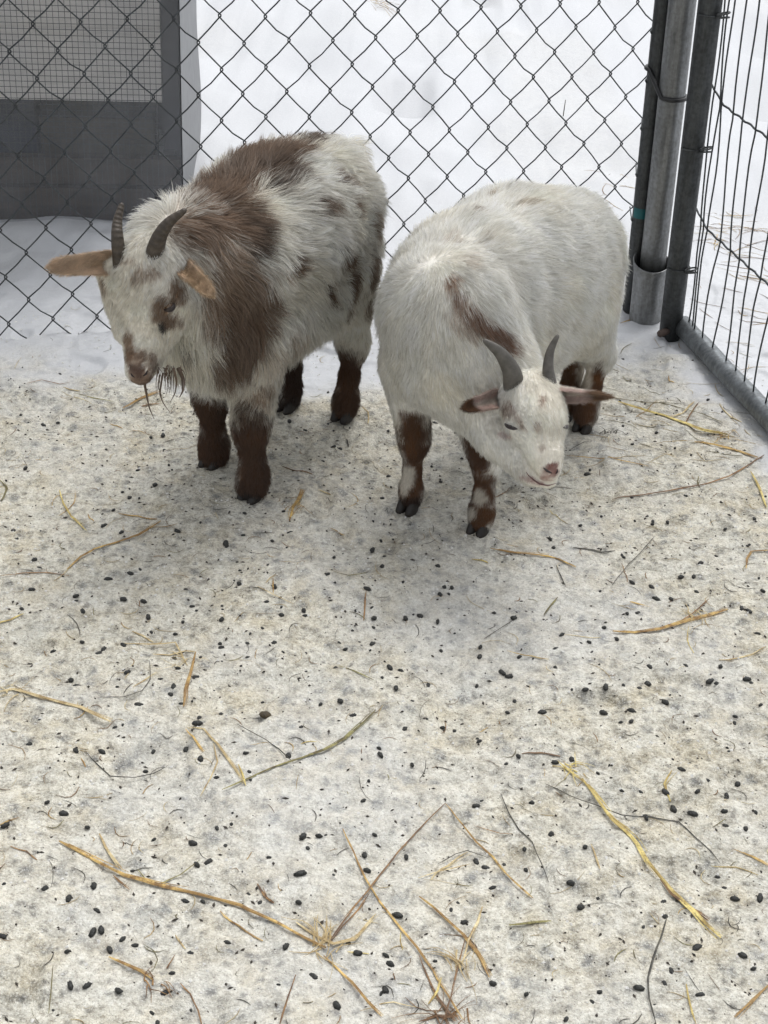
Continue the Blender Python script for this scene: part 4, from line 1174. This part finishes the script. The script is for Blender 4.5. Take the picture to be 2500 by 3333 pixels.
ST = [
 ([(128,1818),(200,1855),(270,1890),(360,1915),(430,1930),(520,1952),(600,1990),(660,2025),(705,2047)],13,'gold','longest gold straw stem curving across the lower left snow',6),
 ([(700,2062),(725,2085),(760,2115),(795,2160),(825,2195)],9,'gold','gold stem running down from the frayed clump at bottom centre',2),
 ([(640,1990),(680,2020),(720,2040),(765,2030),(790,2000),(812,1975)],9,'pale','pale frayed leaf curled around the straw clump at bottom centre',5),
 ([(213,1795),(228,1825),(245,1850),(262,1872)],8,'pale','short pale leaf sticking up above the long lower left stem',2),
 ([(244,1888),(258,1902),(280,1920)],6,'brown','short brown sliver hanging under the long lower left stem',1),
 ([(298,1875),(320,1905),(345,1908),(390,1890),(430,1862)],5,'olive','thin bent olive blade crossing the long lower left stem',0),
 ([(741,1792),(765,1840),(790,1895),(820,1945),(855,1990),(900,2045),(935,2095),(970,2150),(1000,2195)],7,'gold','long gold brown stem forming the left side of the straw cross',3),
 ([(963,1733),(910,1785),(860,1840),(820,1890),(785,1935),(745,1985),(712,2035)],6,'brown','brown stem slanting down left from the apex of the straw angle',2),
 ([(963,1735),(1000,1775),(1030,1812),(1065,1845),(1095,1885),(1125,1915),(1152,1942)],6,'gold','gold stem slanting down right from the apex of the straw angle',2),
 ([(1083,1710),(1100,1755),(1120,1790),(1150,1820),(1170,1860),(1186,1902)],4,'twig','thin dark brown twig between the straw angle and the big yellow stem',0),
 ([(905,1938),(935,1960),(965,1988),(1000,2020),(1030,2060),(1058,2112)],11,'gold','thick gold stem ending at a dark dropping near bottom centre',4),
 ([(1043,1960),(1030,1995),(1012,2035),(1000,2080)],8,'pale','pale stub crossing the thick gold stem near bottom centre',1),
 ([(1257,1682),(1290,1722),(1325,1770),(1365,1812),(1400,1862),(1440,1912),(1480,1955),(1520,1995),(1556,2025)],13,'yellow','thick yellow straw stem slanting across the lower right snow',8),
 ([(1205,1640),(1225,1660),(1262,1690)],6,'yellow','frayed pale top of the thick yellow stem at the lower right',4),
 ([(1425,1905),(1450,1935),(1490,1965),(1530,1990)],9,'brown','torn brown sheath beside the lower end of the thick yellow stem',6),
 ([(1178,1690),(1230,1712),(1290,1732),(1345,1755),(1400,1765),(1465,1778),(1500,1808),(1557,1858)],4.5,'twig','long dark twig crossing over the thick yellow stem',0),
 ([(1100,2004),(1145,2002),(1190,1998)],10,'olive','short flat olive blade lying level near the bottom centre right',1),
 ([(1440,1985),(1428,2030),(1410,2075),(1400,2115),(1402,2160),(1415,2215)],7,'twig','dark green weathered blade curving down at the bottom right',0),
 ([(1482,2125),(1490,2165),(1503,2215)],7,'yellow','short yellow straw upright at the bottom edge right of the dark blade',1),
 ([(1665,2125),(1625,2165),(1585,2205)],9,'gold','gold stem slanting in the bottom right corner',2),
 ([(480,1712),(540,1690),(590,1668),(650,1645),(700,1625),(745,1598),(785,1560),(812,1532)],8,'olive','long olive green stem rising to the right in the left middle snow',3),
 ([(405,1563),(440,1580),(470,1610),(500,1655),(530,1702)],6,'pale','pale split stem meeting the long olive green stem',4),
 ([(515,1660),(524,1682),(532,1706)],7,'yellow','bright yellow tip lying on the long olive green stem',0),
 ([(400,1565),(418,1592),(440,1627)],7,'gold','short orange gold stem left of the long olive green stem',2),
 ([(462,1608),(470,1650),(455,1690),(432,1718)],5,'pale','thin pale curved fibre left of the bright yellow straw tip',1),
 ([(268,1391),(320,1389),(378,1384),(392,1415),(404,1440)],6,'pale','pale blade bent at a right angle in the left middle snow',1),
 ([(422,1411),(414,1445),(405,1480),(396,1524)],9,'gold','upright gold straw below the bent pale blade',3),
 ([(330,1412),(365,1416),(400,1408),(422,1410)],6,'pale','short pale blade under the bent pale blade',1),
 ([(-10,1490),(50,1496),(100,1512),(150,1525),(195,1538),(240,1555)],10,'pale','frayed pale gold stem at the left edge middle',8),
 ([(184,1622),(208,1650),(237,1671),(290,1671),(330,1662),(358,1648)],4,'twig','thin dark bent twig at the left middle snow',0),
 ([(323,1428),(325,1470),(308,1495),(265,1507),(208,1507)],3,'twig','hair thin dark curved twig left of the upright gold straw',0),
 ([(145,1232),(175,1205),(205,1188),(250,1175),(300,1160),(348,1132)],8,'gold','curved gold stem on the trampled snow below the left goat head',4),
 ([(-5,1246),(50,1243),(100,1240),(152,1246)],4,'brown','thin brown stem at the left edge below the left goat',0),
 ([(128,1062),(138,1090),(155,1118),(187,1150)],6,'yellow','kinked yellow straw left of the left goat front hooves',1),
 ([(625,1125),(632,1100),(645,1085),(655,1065)],8,'gold','small gold tuft right of the left goat front hooves',6),
 ([(512,1570),(545,1585),(575,1600),(603,1622),(632,1652)],4,'twig','dark thin twig ending at a dropping above the long olive stem',0),
 ([(1336,865),(1385,877),(1425,890),(1470,908),(1520,924),(1572,935)],12,'yellow','thick yellow leaf by the foot of the wire panel',6),
 ([(1500,950),(1545,962),(1590,978),(1636,991)],9,'gold','gold stem with a frayed end below the thick yellow leaf',5),
 ([(1323,1075),(1390,1070),(1450,1063),(1525,1050),(1575,1032),(1615,1010),(1650,985)],6,'brown','long brown stem curving up right under the wire panel',1),
 ([(1322,1368),(1370,1372),(1420,1365),(1470,1350),(1520,1338),(1572,1322)],10,'gold','gold straw stem at the right middle of the pen',6),
 ([(1460,1352),(1490,1335),(1530,1300)],5,'brown','pinkish brown sliver rising from the gold stem at right middle',1),
 ([(1060,1188),(1110,1200),(1160,1205),(1205,1214),(1243,1229)],8,'gold','frayed gold stem in front of the right goat front hooves',4),
 ([(1200,1226),(1208,1245),(1221,1274)],4,'twig','short black twig below the frayed gold stem',0),
 ([(1610,1232),(1612,1212),(1622,1197),(1662,1194)],7,'gold','bent gold straw at the right edge middle',1),
 ([(1174,1332),(1188,1315),(1204,1298)],6,'olive','short olive stub in the centre right snow',0),
 ([(1198,845),(1290,853),(1370,860),(1450,873),(1520,892),(1560,912)],4,'olive','thin olive stem running above the thick yellow leaf',0),
 ([(1225,976),(1300,992),(1345,1000),(1400,1012)],4,'gold','thin gold stem beside the right goat muzzle',1),
 ([(590,1256),(591,1286)],5,'gold','tiny upright gold straw in the centre left snow',0),
 ([(553,1271),(590,1290),(635,1312)],3.5,'pale','thin pale stem beside the tiny upright straw',0),
 ([(791,1282),(788,1310),(785,1340)],5,'brown','tiny orange brown straw in the middle of the pen',0),
 ([(733,1438),(765,1450),(806,1470)],5,'olive','slim olive leaf in the middle of the pen',1),
 ([(235,2064),(270,2080),(305,2098),(330,2116)],9,'gold','tan leaf at the lower left below the long stem',4),
 ([(390,2128),(412,2148),(428,2180),(437,2216)],6,'brown','brown curled stem beside a dropping at bottom left',1),
 ([(115,2090),(110,2140),(105,2190)],4.5,'olive','thin yellow green blade in the bottom left corner',0),
 ([(640,2105),(622,2155),(605,2216)],6,'brown','brown stem crossing the bottom edge left of centre',2),
 ([(1276,1828),(1286,1855),(1296,1886)],6,'pale','short pale green blade between the twig and the thick yellow stem',0),
 ([(160,850),(200,862),(245,872)],4,'olive','thin straw near the fence below the left goat ear',0),
 ([(265,877),(300,866),(345,852)],8,'gold','gold straw under the wet beard of the left goat',2),
 ([(58,832),(90,824),(130,832),(152,826)],3.5,'brown','thin brown twig near the fence at the left edge',0),
 ([(1585,1835),(1625,1852),(1665,1872)],6,'gold','gold stem at the right edge beside the thick yellow stem',2),
 ([(905,1895),(950,1878),(1015,1862)],4,'pale','thin pale blade inside the straw angle',0),
 ([(945,1860),(985,1838),(1010,1832),(1060,1852)],4,'twig','dark bent blade inside the straw angle',0),
 ([(1024,1775),(1080,1795),(1110,1800)],3,'brown','hair thin stem beside the dark brown twig',0),
 ([(905,2060),(925,2110),(945,2150),(985,2200)],6,'brown','brown seed stalk at the bottom centre',4),
 ([(1008,2020),(990,2085),(975,2150),(960,2200)],5,'brown','upright brown stalk under the thick gold stem',3),
 ([(925,2170),(945,2140),(955,2110)],8,'yellow','yellow stub at the bottom centre',1),
 ([(905,2205),(940,2195),(990,2188)],8,'brown','dark brown mat of fibre at the bottom edge centre',6),
 ([(780,2170),(850,2160),(900,2175)],4,'pale','pale fibre at the bottom edge left of the brown stalks',0),
 ([(715,2035),(740,2000),(775,1965),(800,1925)],3.5,'brown','thin seed stalk above the frayed clump',2),
 ([(1340,695),(1365,690),(1408,688)],5,'gold','gold straw lying against the foot of the steel post',2),
 ([(1445,900),(1475,890),(1500,862)],6,'pale','pale straw leaning above the thick yellow leaf',1),
 ([(1480,915),(1495,885),(1510,865)],5,'brown','brown straw crossing near the wire panel foot',0),
 ([(1095,1405),(1130,1415),(1185,1425)],5,'pale','pale worn leaf in the centre right snow',4),
 ([(1045,1380),(1090,1352),(1110,1340)],3,'twig','fine dark twig in the centre right snow',0),
 ([(1320,1270),(1360,1220),(1412,1165)],2.5,'twig','hair thin grey stem rising at the right of the pen',0),
 ([(1620,1025),(1640,1060),(1655,1100)],8,'yellow','yellow straw at the right edge under the panel rail',1),
]
for pts, w, m, lab, sp_ in ST:
    straw('straw', pts, w, M[m], lab, split=sp_)
def fray(x, y, n, L, mats, label, spread=.5, a0=None):
    c = G(x, y); mbs = MB(); rg = np.random.default_rng(int(x + y))
    if a0 is None: a0 = rg.uniform(0, 6.28)
    for i in range(n):
        a = a0 + rg.normal(0, spread) + 3.14 * (rg.random() < .5); l = L * rg.uniform(.35, 1); k = 8; t = np.linspace(0, 1, k); cv = rg.uniform(-.8, .8)
        q = np.stack([c[0] + math.cos(a) * t * l - math.sin(a) * cv * l * t * t + rg.normal(0, .009), c[1] + math.sin(a) * t * l + math.cos(a) * cv * l * t * t + rg.normal(0, .009), 0 * t], -1)
        q[:, 2] = gheight(q[:, 0], q[:, 1]) + .0012 + .004 * rg.random() * np.sin(t * 3)
        mbs.tube(q, (.0003 + .0009 * rg.random()) * np.linspace(1, .3, k), n=4, flat=.5)
    tag(mbs.build('straw_tuft', mats, smooth=False), label, 'straw', 'frayed straw tufts on the snow')
fray(700, 2042, 26, .045, M['pale'], 'frayed pale tuft where the long lower left stem ends')
fray(1225, 1655, 12, .035, M['yellow'], 'frayed yellow tuft at the top of the thick yellow stem', .7, 2.3)
fray(985, 2085, 18, .045, M['pale'], 'pale frayed tuft under the thick gold stem')
fray(965, 2190, 22, .045, M['brown'], 'dark brown frayed tuft at the bottom edge centre')
fray(400, 1425, 10, .035, M['pale'], 'pale frayed tuft at the bend of the upright gold straw')
fray(1500, 1330, 14, .04, M['pale'], 'pale frayed tuft on the gold stem at right middle')
fray(1310, 935, 14, .035, M['twig'], 'dark tangled tuft beside the right goat hind hoof')
fray(335, 2118, 10, .03, M['brown'], 'brown frayed tuft at the lower left beside a dropping')
fray(640, 1090, 12, .03, M['gold'], 'gold frayed tuft right of the left goat front hooves')
fray(1560, 935, 12, .035, M['gold'], 'gold frayed tuft at the tip of the thick yellow leaf')
fray(20, 1495, 10, .04, M['pale'], 'pale frayed tuft at the left edge middle')
# countless crumbs of hay and dark specks, and the loose hay outside the pen
mb = {k: MB() for k in ('pale', 'gold', 'olive', 'twig', 'brown')}
def bit(x, y, L, a, r, mk, curve):
    n = 5; t = np.linspace(-.5, .5, n)
    q = np.stack([x + math.cos(a) * t * L - math.sin(a) * curve * L * (t * t), y + math.sin(a) * t * L + math.cos(a) * curve * L * (t * t), 0 * t], -1)
    q[:, 2] = gheight(q[:, 0], q[:, 1]) + r * .6 + .0006
    mb[mk].tube(q, r * np.array([.5, 1, 1, .9, .4]), n=4, flat=.6)
for i in range(1100):
    x = rng.uniform(-.75, .72); y = rng.uniform(1.12, 2.95)
    if dirtmask(np.array([x]), np.array([y]))[0] < .25 and rng.random() < .75: continue
    bit(x, y, rng.uniform(.005, .032) * (2.0 if rng.random() < .12 else 1), rng.uniform(0, 6.28), rng.uniform(.00025, .0007), rng.choice(['pale', 'gold', 'olive', 'twig', 'brown'], p=[.22, .12, .16, .28, .22]), rng.uniform(-1.4, 1.4))
for i in range(60):                                        # by the right goat's hind feet and the panel
    g = G(rng.uniform(1290, 1620), rng.uniform(740, 1010))
    bit(g[0], g[1], rng.uniform(.02, .08), rng.normal(2.7, .6), rng.uniform(.0004, .0009), rng.choice(['pale', 'gold', 'olive']), rng.uniform(-.4, .4))
for cx, cy, sx, sy, n in ((1590, 500, 45, 35, 60), (1620, 620, 50, 60, 30), (1300, 440, 50, 30, 16), (820, 25, 22, 14, 40)):
    for i in range(n):
        g = G(rng.normal(cx, sx), rng.normal(cy, sy))
        bit(g[0], g[1], rng.uniform(.02, .10), rng.normal(2.6, .7), rng.uniform(.0004, .0011), rng.choice(['pale', 'gold', 'brown']), rng.uniform(-.6, .6))
for k, b in mb.items():
    tag(b.build('hay_crumbs', M[k]), 'scattered ' + {'pale': 'pale', 'gold': 'golden', 'olive': 'olive', 'twig': 'dark', 'brown': 'brown'}[k] + ' crumbs of hay over the trampled snow', 'hay', kind='stuff')
# loose grains of ice standing on the trampled snow
mb3 = MB()
gx_ = rng.uniform(-.78, .74, 9000); gy_ = 1.10 + 1.8 * rng.random(9000) ** .8; gzz = gheight(gx_, gy_)
for x, y, z in zip(gx_, gy_, gzz):
    r = .0007 + .0022 * rng.random() ** 3; z = z + r * .1; a = rng.uniform(0, 6.28)
    ax_ = np.array([math.cos(a), math.sin(a), rng.uniform(-.3, .3)]); bx = np.array([-ax_[1], ax_[0], rng.uniform(-.3, .3)]); c = np.array([x, y, z])
    mb3.add([c + ax_ * r * rng.uniform(.8, 1.6), c + bx * r, c - ax_ * r, c - bx * r * rng.uniform(.6, 1.2), c + np.array([r * .2, 0, r * rng.uniform(.6, 1.1)])], [(0, 1, 4), (1, 2, 4), (2, 3, 4), (3, 0, 4)])
ICE = NT('ice_grains'); ICE.pbr((.74, .73, .70), .25, spec=.6)
tag(mb3.build('ice_grains', ICE.m, smooth=False), 'loose white ice grains over the trampled snow', 'ice', kind='stuff')
# dark fragments
mb2 = MB()
gx_ = rng.uniform(-.75, .70, 6000); gy_ = rng.uniform(1.12, 2.85, 6000)
ok_ = rng.random(6000) < dirtmask(gx_, gy_); gx_ = gx_[ok_]; gy_ = gy_[ok_]
for x, y, z in zip(gx_, gy_, gheight(gx_, gy_)):
    r = .0004 + .0020 * rng.random() ** 2.6; z = z + r * .2
    a = rng.uniform(0, 6.28); ax_ = np.array([math.cos(a), math.sin(a), 0]); bx = np.array([-ax_[1], ax_[0], 0]); el = rng.uniform(1, 2.6)
    c = np.array([x, y, z])
    mb2.add([c + ax_ * r * el, c + bx * r, c - ax_ * r * el * rng.uniform(.5, 1), c - bx * r * rng.uniform(.6, 1), c + np.array([0, 0, r])], [(0, 1, 4), (1, 2, 4), (2, 3, 4), (3, 0, 4)])
tag(mb2.build('debris', M['debris'], smooth=False), 'fine dark specks of dirt trodden into the pen snow', 'debris', kind='stuff')
# dead stem outside the fence
o = MB().tube([G(1215, 262) + np.array([0, 0, -.01]), G(1215, 262) + np.array([.001, 0, .03]), G(1215, 262) + np.array([.002, 0, .062])], [.0012, .0016, .001], n=5).build('dead_stem', M['twig'])
tag(o, 'thin dead weed stem standing in the snow beyond the fence', 'plant')

for i in range(70):
    for _ in range(9):
        x = rng.uniform(-.72, .70); y = rng.uniform(1.2, 2.85)
        if rng.random() < dirtmask(np.array([x]), np.array([y]))[0] * (.35 + .8 * max(0, float(vnoise(np.array([[x, y, 0]]), 3.5, 55)[0]))): break
    L = rng.uniform(.02, .085); a = rng.uniform(0, 3.14); k = 7; t = np.linspace(-.5, .5, k); cv = rng.uniform(-.5, .5); kk = rng.uniform(-.5, .5)
    q = np.stack([x + math.cos(a) * t * L - math.sin(a) * L * (cv * t * t + kk * np.maximum(0, t)), y + math.sin(a) * t * L + math.cos(a) * L * (cv * t * t + kk * np.maximum(0, t)), 0 * t], -1)
    r = rng.uniform(.0006, .0019); q[:, 2] = gheight(q[:, 0], q[:, 1]) + r * .6 + .0006
    mb_s = MB().tube(q, r * np.array([.6, 1, .9, 1.05, .95, .8, .4]), n=5, flat=.4)
    if rng.random() < .5: mb_s.tube(q[2:] + np.array([r * 1.3, -r, r * .3]) * np.linspace(.5, 3, k - 2)[:, None], r * np.linspace(.5, .15, k - 2), n=4, flat=.5)
    mk = rng.choice(['yellow', 'gold', 'pale', 'brown', 'olive', 'twig'], p=[.2, .2, .2, .16, .12, .12])
    tag(mb_s.build('straw', M[mk], smooth=False), 'short broken ' + {'yellow': 'yellow', 'gold': 'golden', 'pale': 'pale', 'brown': 'brown', 'olive': 'olive', 'twig': 'dark'}[mk] + ' piece of straw on the trampled snow', 'straw', 'short broken straw pieces on the pen snow')
# ------------------------------------------------------------------ droppings
PB = []
for x, y in [(60,35),(450,12),(763,48),(975,97),(1050,60),(1245,40),(148,170),(168,198),(137,290),(605,200),(563,220),(467,243),(328,317),(327,333),(533,330),(620,335),(357,380),(94,374),(830,358),(790,422),(640,405),(652,457),(757,470),(228,533),(448,542),(425,563),(355,522),(130,602),(533,527),(753,587),(550,653),(305,666),(333,705),(843,667),(693,678),(768,631),(750,714),(738,745),(597,773),(1070,588),(1385,780),(1493,530),(1610,510),(1415,233),(1447,265),(1610,107),(1155,188),(1443,158),(1033,269),(1187,287),(1217,407),(1150,350),(1312,393),(957,423),(1133,463),(1080,483),(1183,520),(955,543),(1470,772),(1525,825),(497,877),(122,957),(328,990),(640,878),(803,964),(867,1030),(1063,1018),(1247,1010),(935,1117),(1083,1127),(440,992),(853,870),(862,835),(1643,1018),(1637,988),(1587,297),(1607,352),(1617,395),(1647,60),(1650,200)]:
    PB.append((x * .5, 1128 + y * .5))
for x, y in [(1158,17),(1223,12),(1472,40),(1567,112),(718,72),(731,115),(847,22),(1028,150),(1035,158),(1367,185),(1282,248),(1335,250),(1070,270),(1155,290),(1350,303),(1635,302),(1175,340),(1240,335),(1310,363),(1095,395),(1048,408),(1543,378),(1573,392),(1612,483),(232,182),(262,273),(293,273),(243,306),(279,302),(158,381),(475,388),(560,417),(232,430),(94,397),(768,485),(852,515),(887,513),(1005,512),(950,463),(740,546),(587,566),(415,567),(417,530),(740,628),(900,560),(465,592),(25,627),(72,640),(541,660),(512,643),(402,692),(192,690),(52,715),(123,767),(810,735),(868,737),(955,727),(1143,633),(1303,630),(1410,685),(1452,630),(1567,683),(1105,722),(1140,697),(950,813),(1068,825),(1212,788),(1513,877),(683,825),(535,805),(307,868),(90,888),(405,928),(255,865),(567,763),(1625,797),(1065,878),(1022,875)]:
    PB.append((829.5 + x * .5, 1128 + y * .5))
for x, y in [(377,115),(1000,117),(1620,143),(1378,162),(1308,165),(833,195),(665,157),(275,60),(205,25),(900,277),(850,285),(572,300),(195,384),(405,375),(297,432),(800,433),(1160,257),(1575,233),(1587,298),(1297,326),(165,234),(417,475),(437,563),(400,567),(580,619),(982,610),(823,655),(473,640),(290,660),(1290,443),(1235,625),(1505,615),(1545,667),(1355,757),(743,757),(712,833),(305,812),(377,800),(512,828),(680,950),(655,907),(1650,825),(12,606),(22,118),(1455,890)]:
    PB.append((x * .5, 1725.5 + y * .5))
for x, y in [(411,12),(582,73),(740,97),(812,87),(123,107),(422,257),(400,285),(640,271),(722,417),(868,479),(1216,238),(1283,147),(1353,243),(1483,238),(1478,258),(1470,323),(1130,333),(1133,353),(1255,290),(1335,322),(1605,327),(1562,397),(1473,383),(400,522),(445,551),(96,510),(808,627),(467,653),(320,711),(348,795),(290,740),(58,766),(615,557),(928,693),(850,730),(1213,780),(1623,697),(1518,690),(1475,635),(1205,715),(1350,910),(1548,947),(1240,1002),(1595,1003),(1103,1080),(1213,1055),(1365,1112),(930,1107),(900,1147),(787,1217),(615,1108),(472,1062),(27,968),(8,1087),(8,935),(1530,190),(1108,228)]:
    PB.append((829.5 + x * .5, 1592.6 + y * .5))
PB += [(125,912),(93,910),(355,970),(352,942),(300,1008),(298,1015),(280,1072),(55,1015),(335,1052),(28,1145),(625,912),(735,965),(245,1105),(262,1150),(1270,1018),(1365,1075),(1420,925),(1410,1130),(1148,1055),(385,1155),(490,1180),(960,905),(940,910),(1015,930),(1275,1010),(1480,1072),(720,960),(825,1075),(1340,860),(1530,860),(1560,890),(1290,702),(1345,770)]
random.shuffle(PB); PB = PB[:298]
shapes = []
for k in range(6):
    r = np.random.default_rng(50 + k); vs = []; fs = []
    ns, nr = 10, 7
    for i in range(nr + 1):
        th = math.pi * i / nr
        for j in range(ns):
            ph = 2 * math.pi * j / ns
            d = 1 + r.normal(0, .10)
            vs.append((math.cos(th) * (.0062 + .0006 * k % .0012) * d, math.sin(th) * math.cos(ph) * .0041 * d, math.sin(th) * math.sin(ph) * .0040 * d))
    for i in range(nr):
        for j in range(ns): fs.append((i * ns + j, i * ns + (j + 1) % ns, (i + 1) * ns + (j + 1) % ns, (i + 1) * ns + j))
    me = bpy.data.meshes.new('dropping'); me.from_pydata(vs, [], fs); me.shade_smooth(); me.materials.append(M['pellet']); shapes.append(me)
for i, (x, y) in enumerate(PB):
    g = G(x, y); s_ = rng.uniform(.55, 1.02)
    o = bpy.data.objects.new('dropping', shapes[i % 6])
    sink = rng.uniform(-.0020, .0026)
    o.location = (g[0], g[1], gz(g) + sink)
    o.rotation_euler = (rng.uniform(0, 6), rng.uniform(-.3, .3), rng.uniform(0, 6.28)); o.scale = (s_ * rng.uniform(.8, 1.15), s_, s_)
    COL.objects.link(o)
    tag(o, 'small round black goat dropping lying on the trampled pen snow', 'dropping', 'goat droppings scattered over the pen snow')
mbp = MB(); base_v = np.array([v.co[:] for v in shapes[0].vertices]); base_f = [tuple(p.vertices) for p in shapes[0].polygons]
for i in range(300):
    for _ in range(8):
        x = rng.uniform(-.74, .72); y = 1.15 + 1.7 * rng.random() ** .85
        if rng.random() < dirtmask(np.array([x]), np.array([y]))[0] * (.25 + max(0, float(vnoise(np.array([[x, y, 0]]), 5.5, 66)[0])) * 1.4): break
    s_ = rng.uniform(.3, .72); a = rng.uniform(0, 6.28); b = rng.uniform(0, 6.28); ca, sa = math.cos(a), math.sin(a)
    q = base_v * np.array([s_ * rng.uniform(.8, 1.1), s_, s_]); q = q @ np.array([[1, 0, 0], [0, math.cos(b), -math.sin(b)], [0, math.sin(b), math.cos(b)]])
    q = q @ np.array([[ca, -sa, 0], [sa, ca, 0], [0, 0, 1]]).T + np.array([x, y, gz((x, y)) + rng.uniform(-.0018, .0012)])
    mbp.add(q, base_f)
tag(mbp.build('small_droppings', M['pellet']), 'countless small dark droppings and crumbs trodden into the pen snow', 'droppings', kind='stuff')
g = G(573, 1542)
o = bpy.data.objects.new('dropping', shapes[0].copy()); o.data.materials[0] = M['pellet_brown']; o.location = (g[0], g[1], gz(g) + .002); o.scale = (1.3, 1.7, 1.1); COL.objects.link(o)
tag(o, 'larger crumbly dark brown lump on the snow above the long olive stem', 'dropping')
print('done', time.time() - T0)
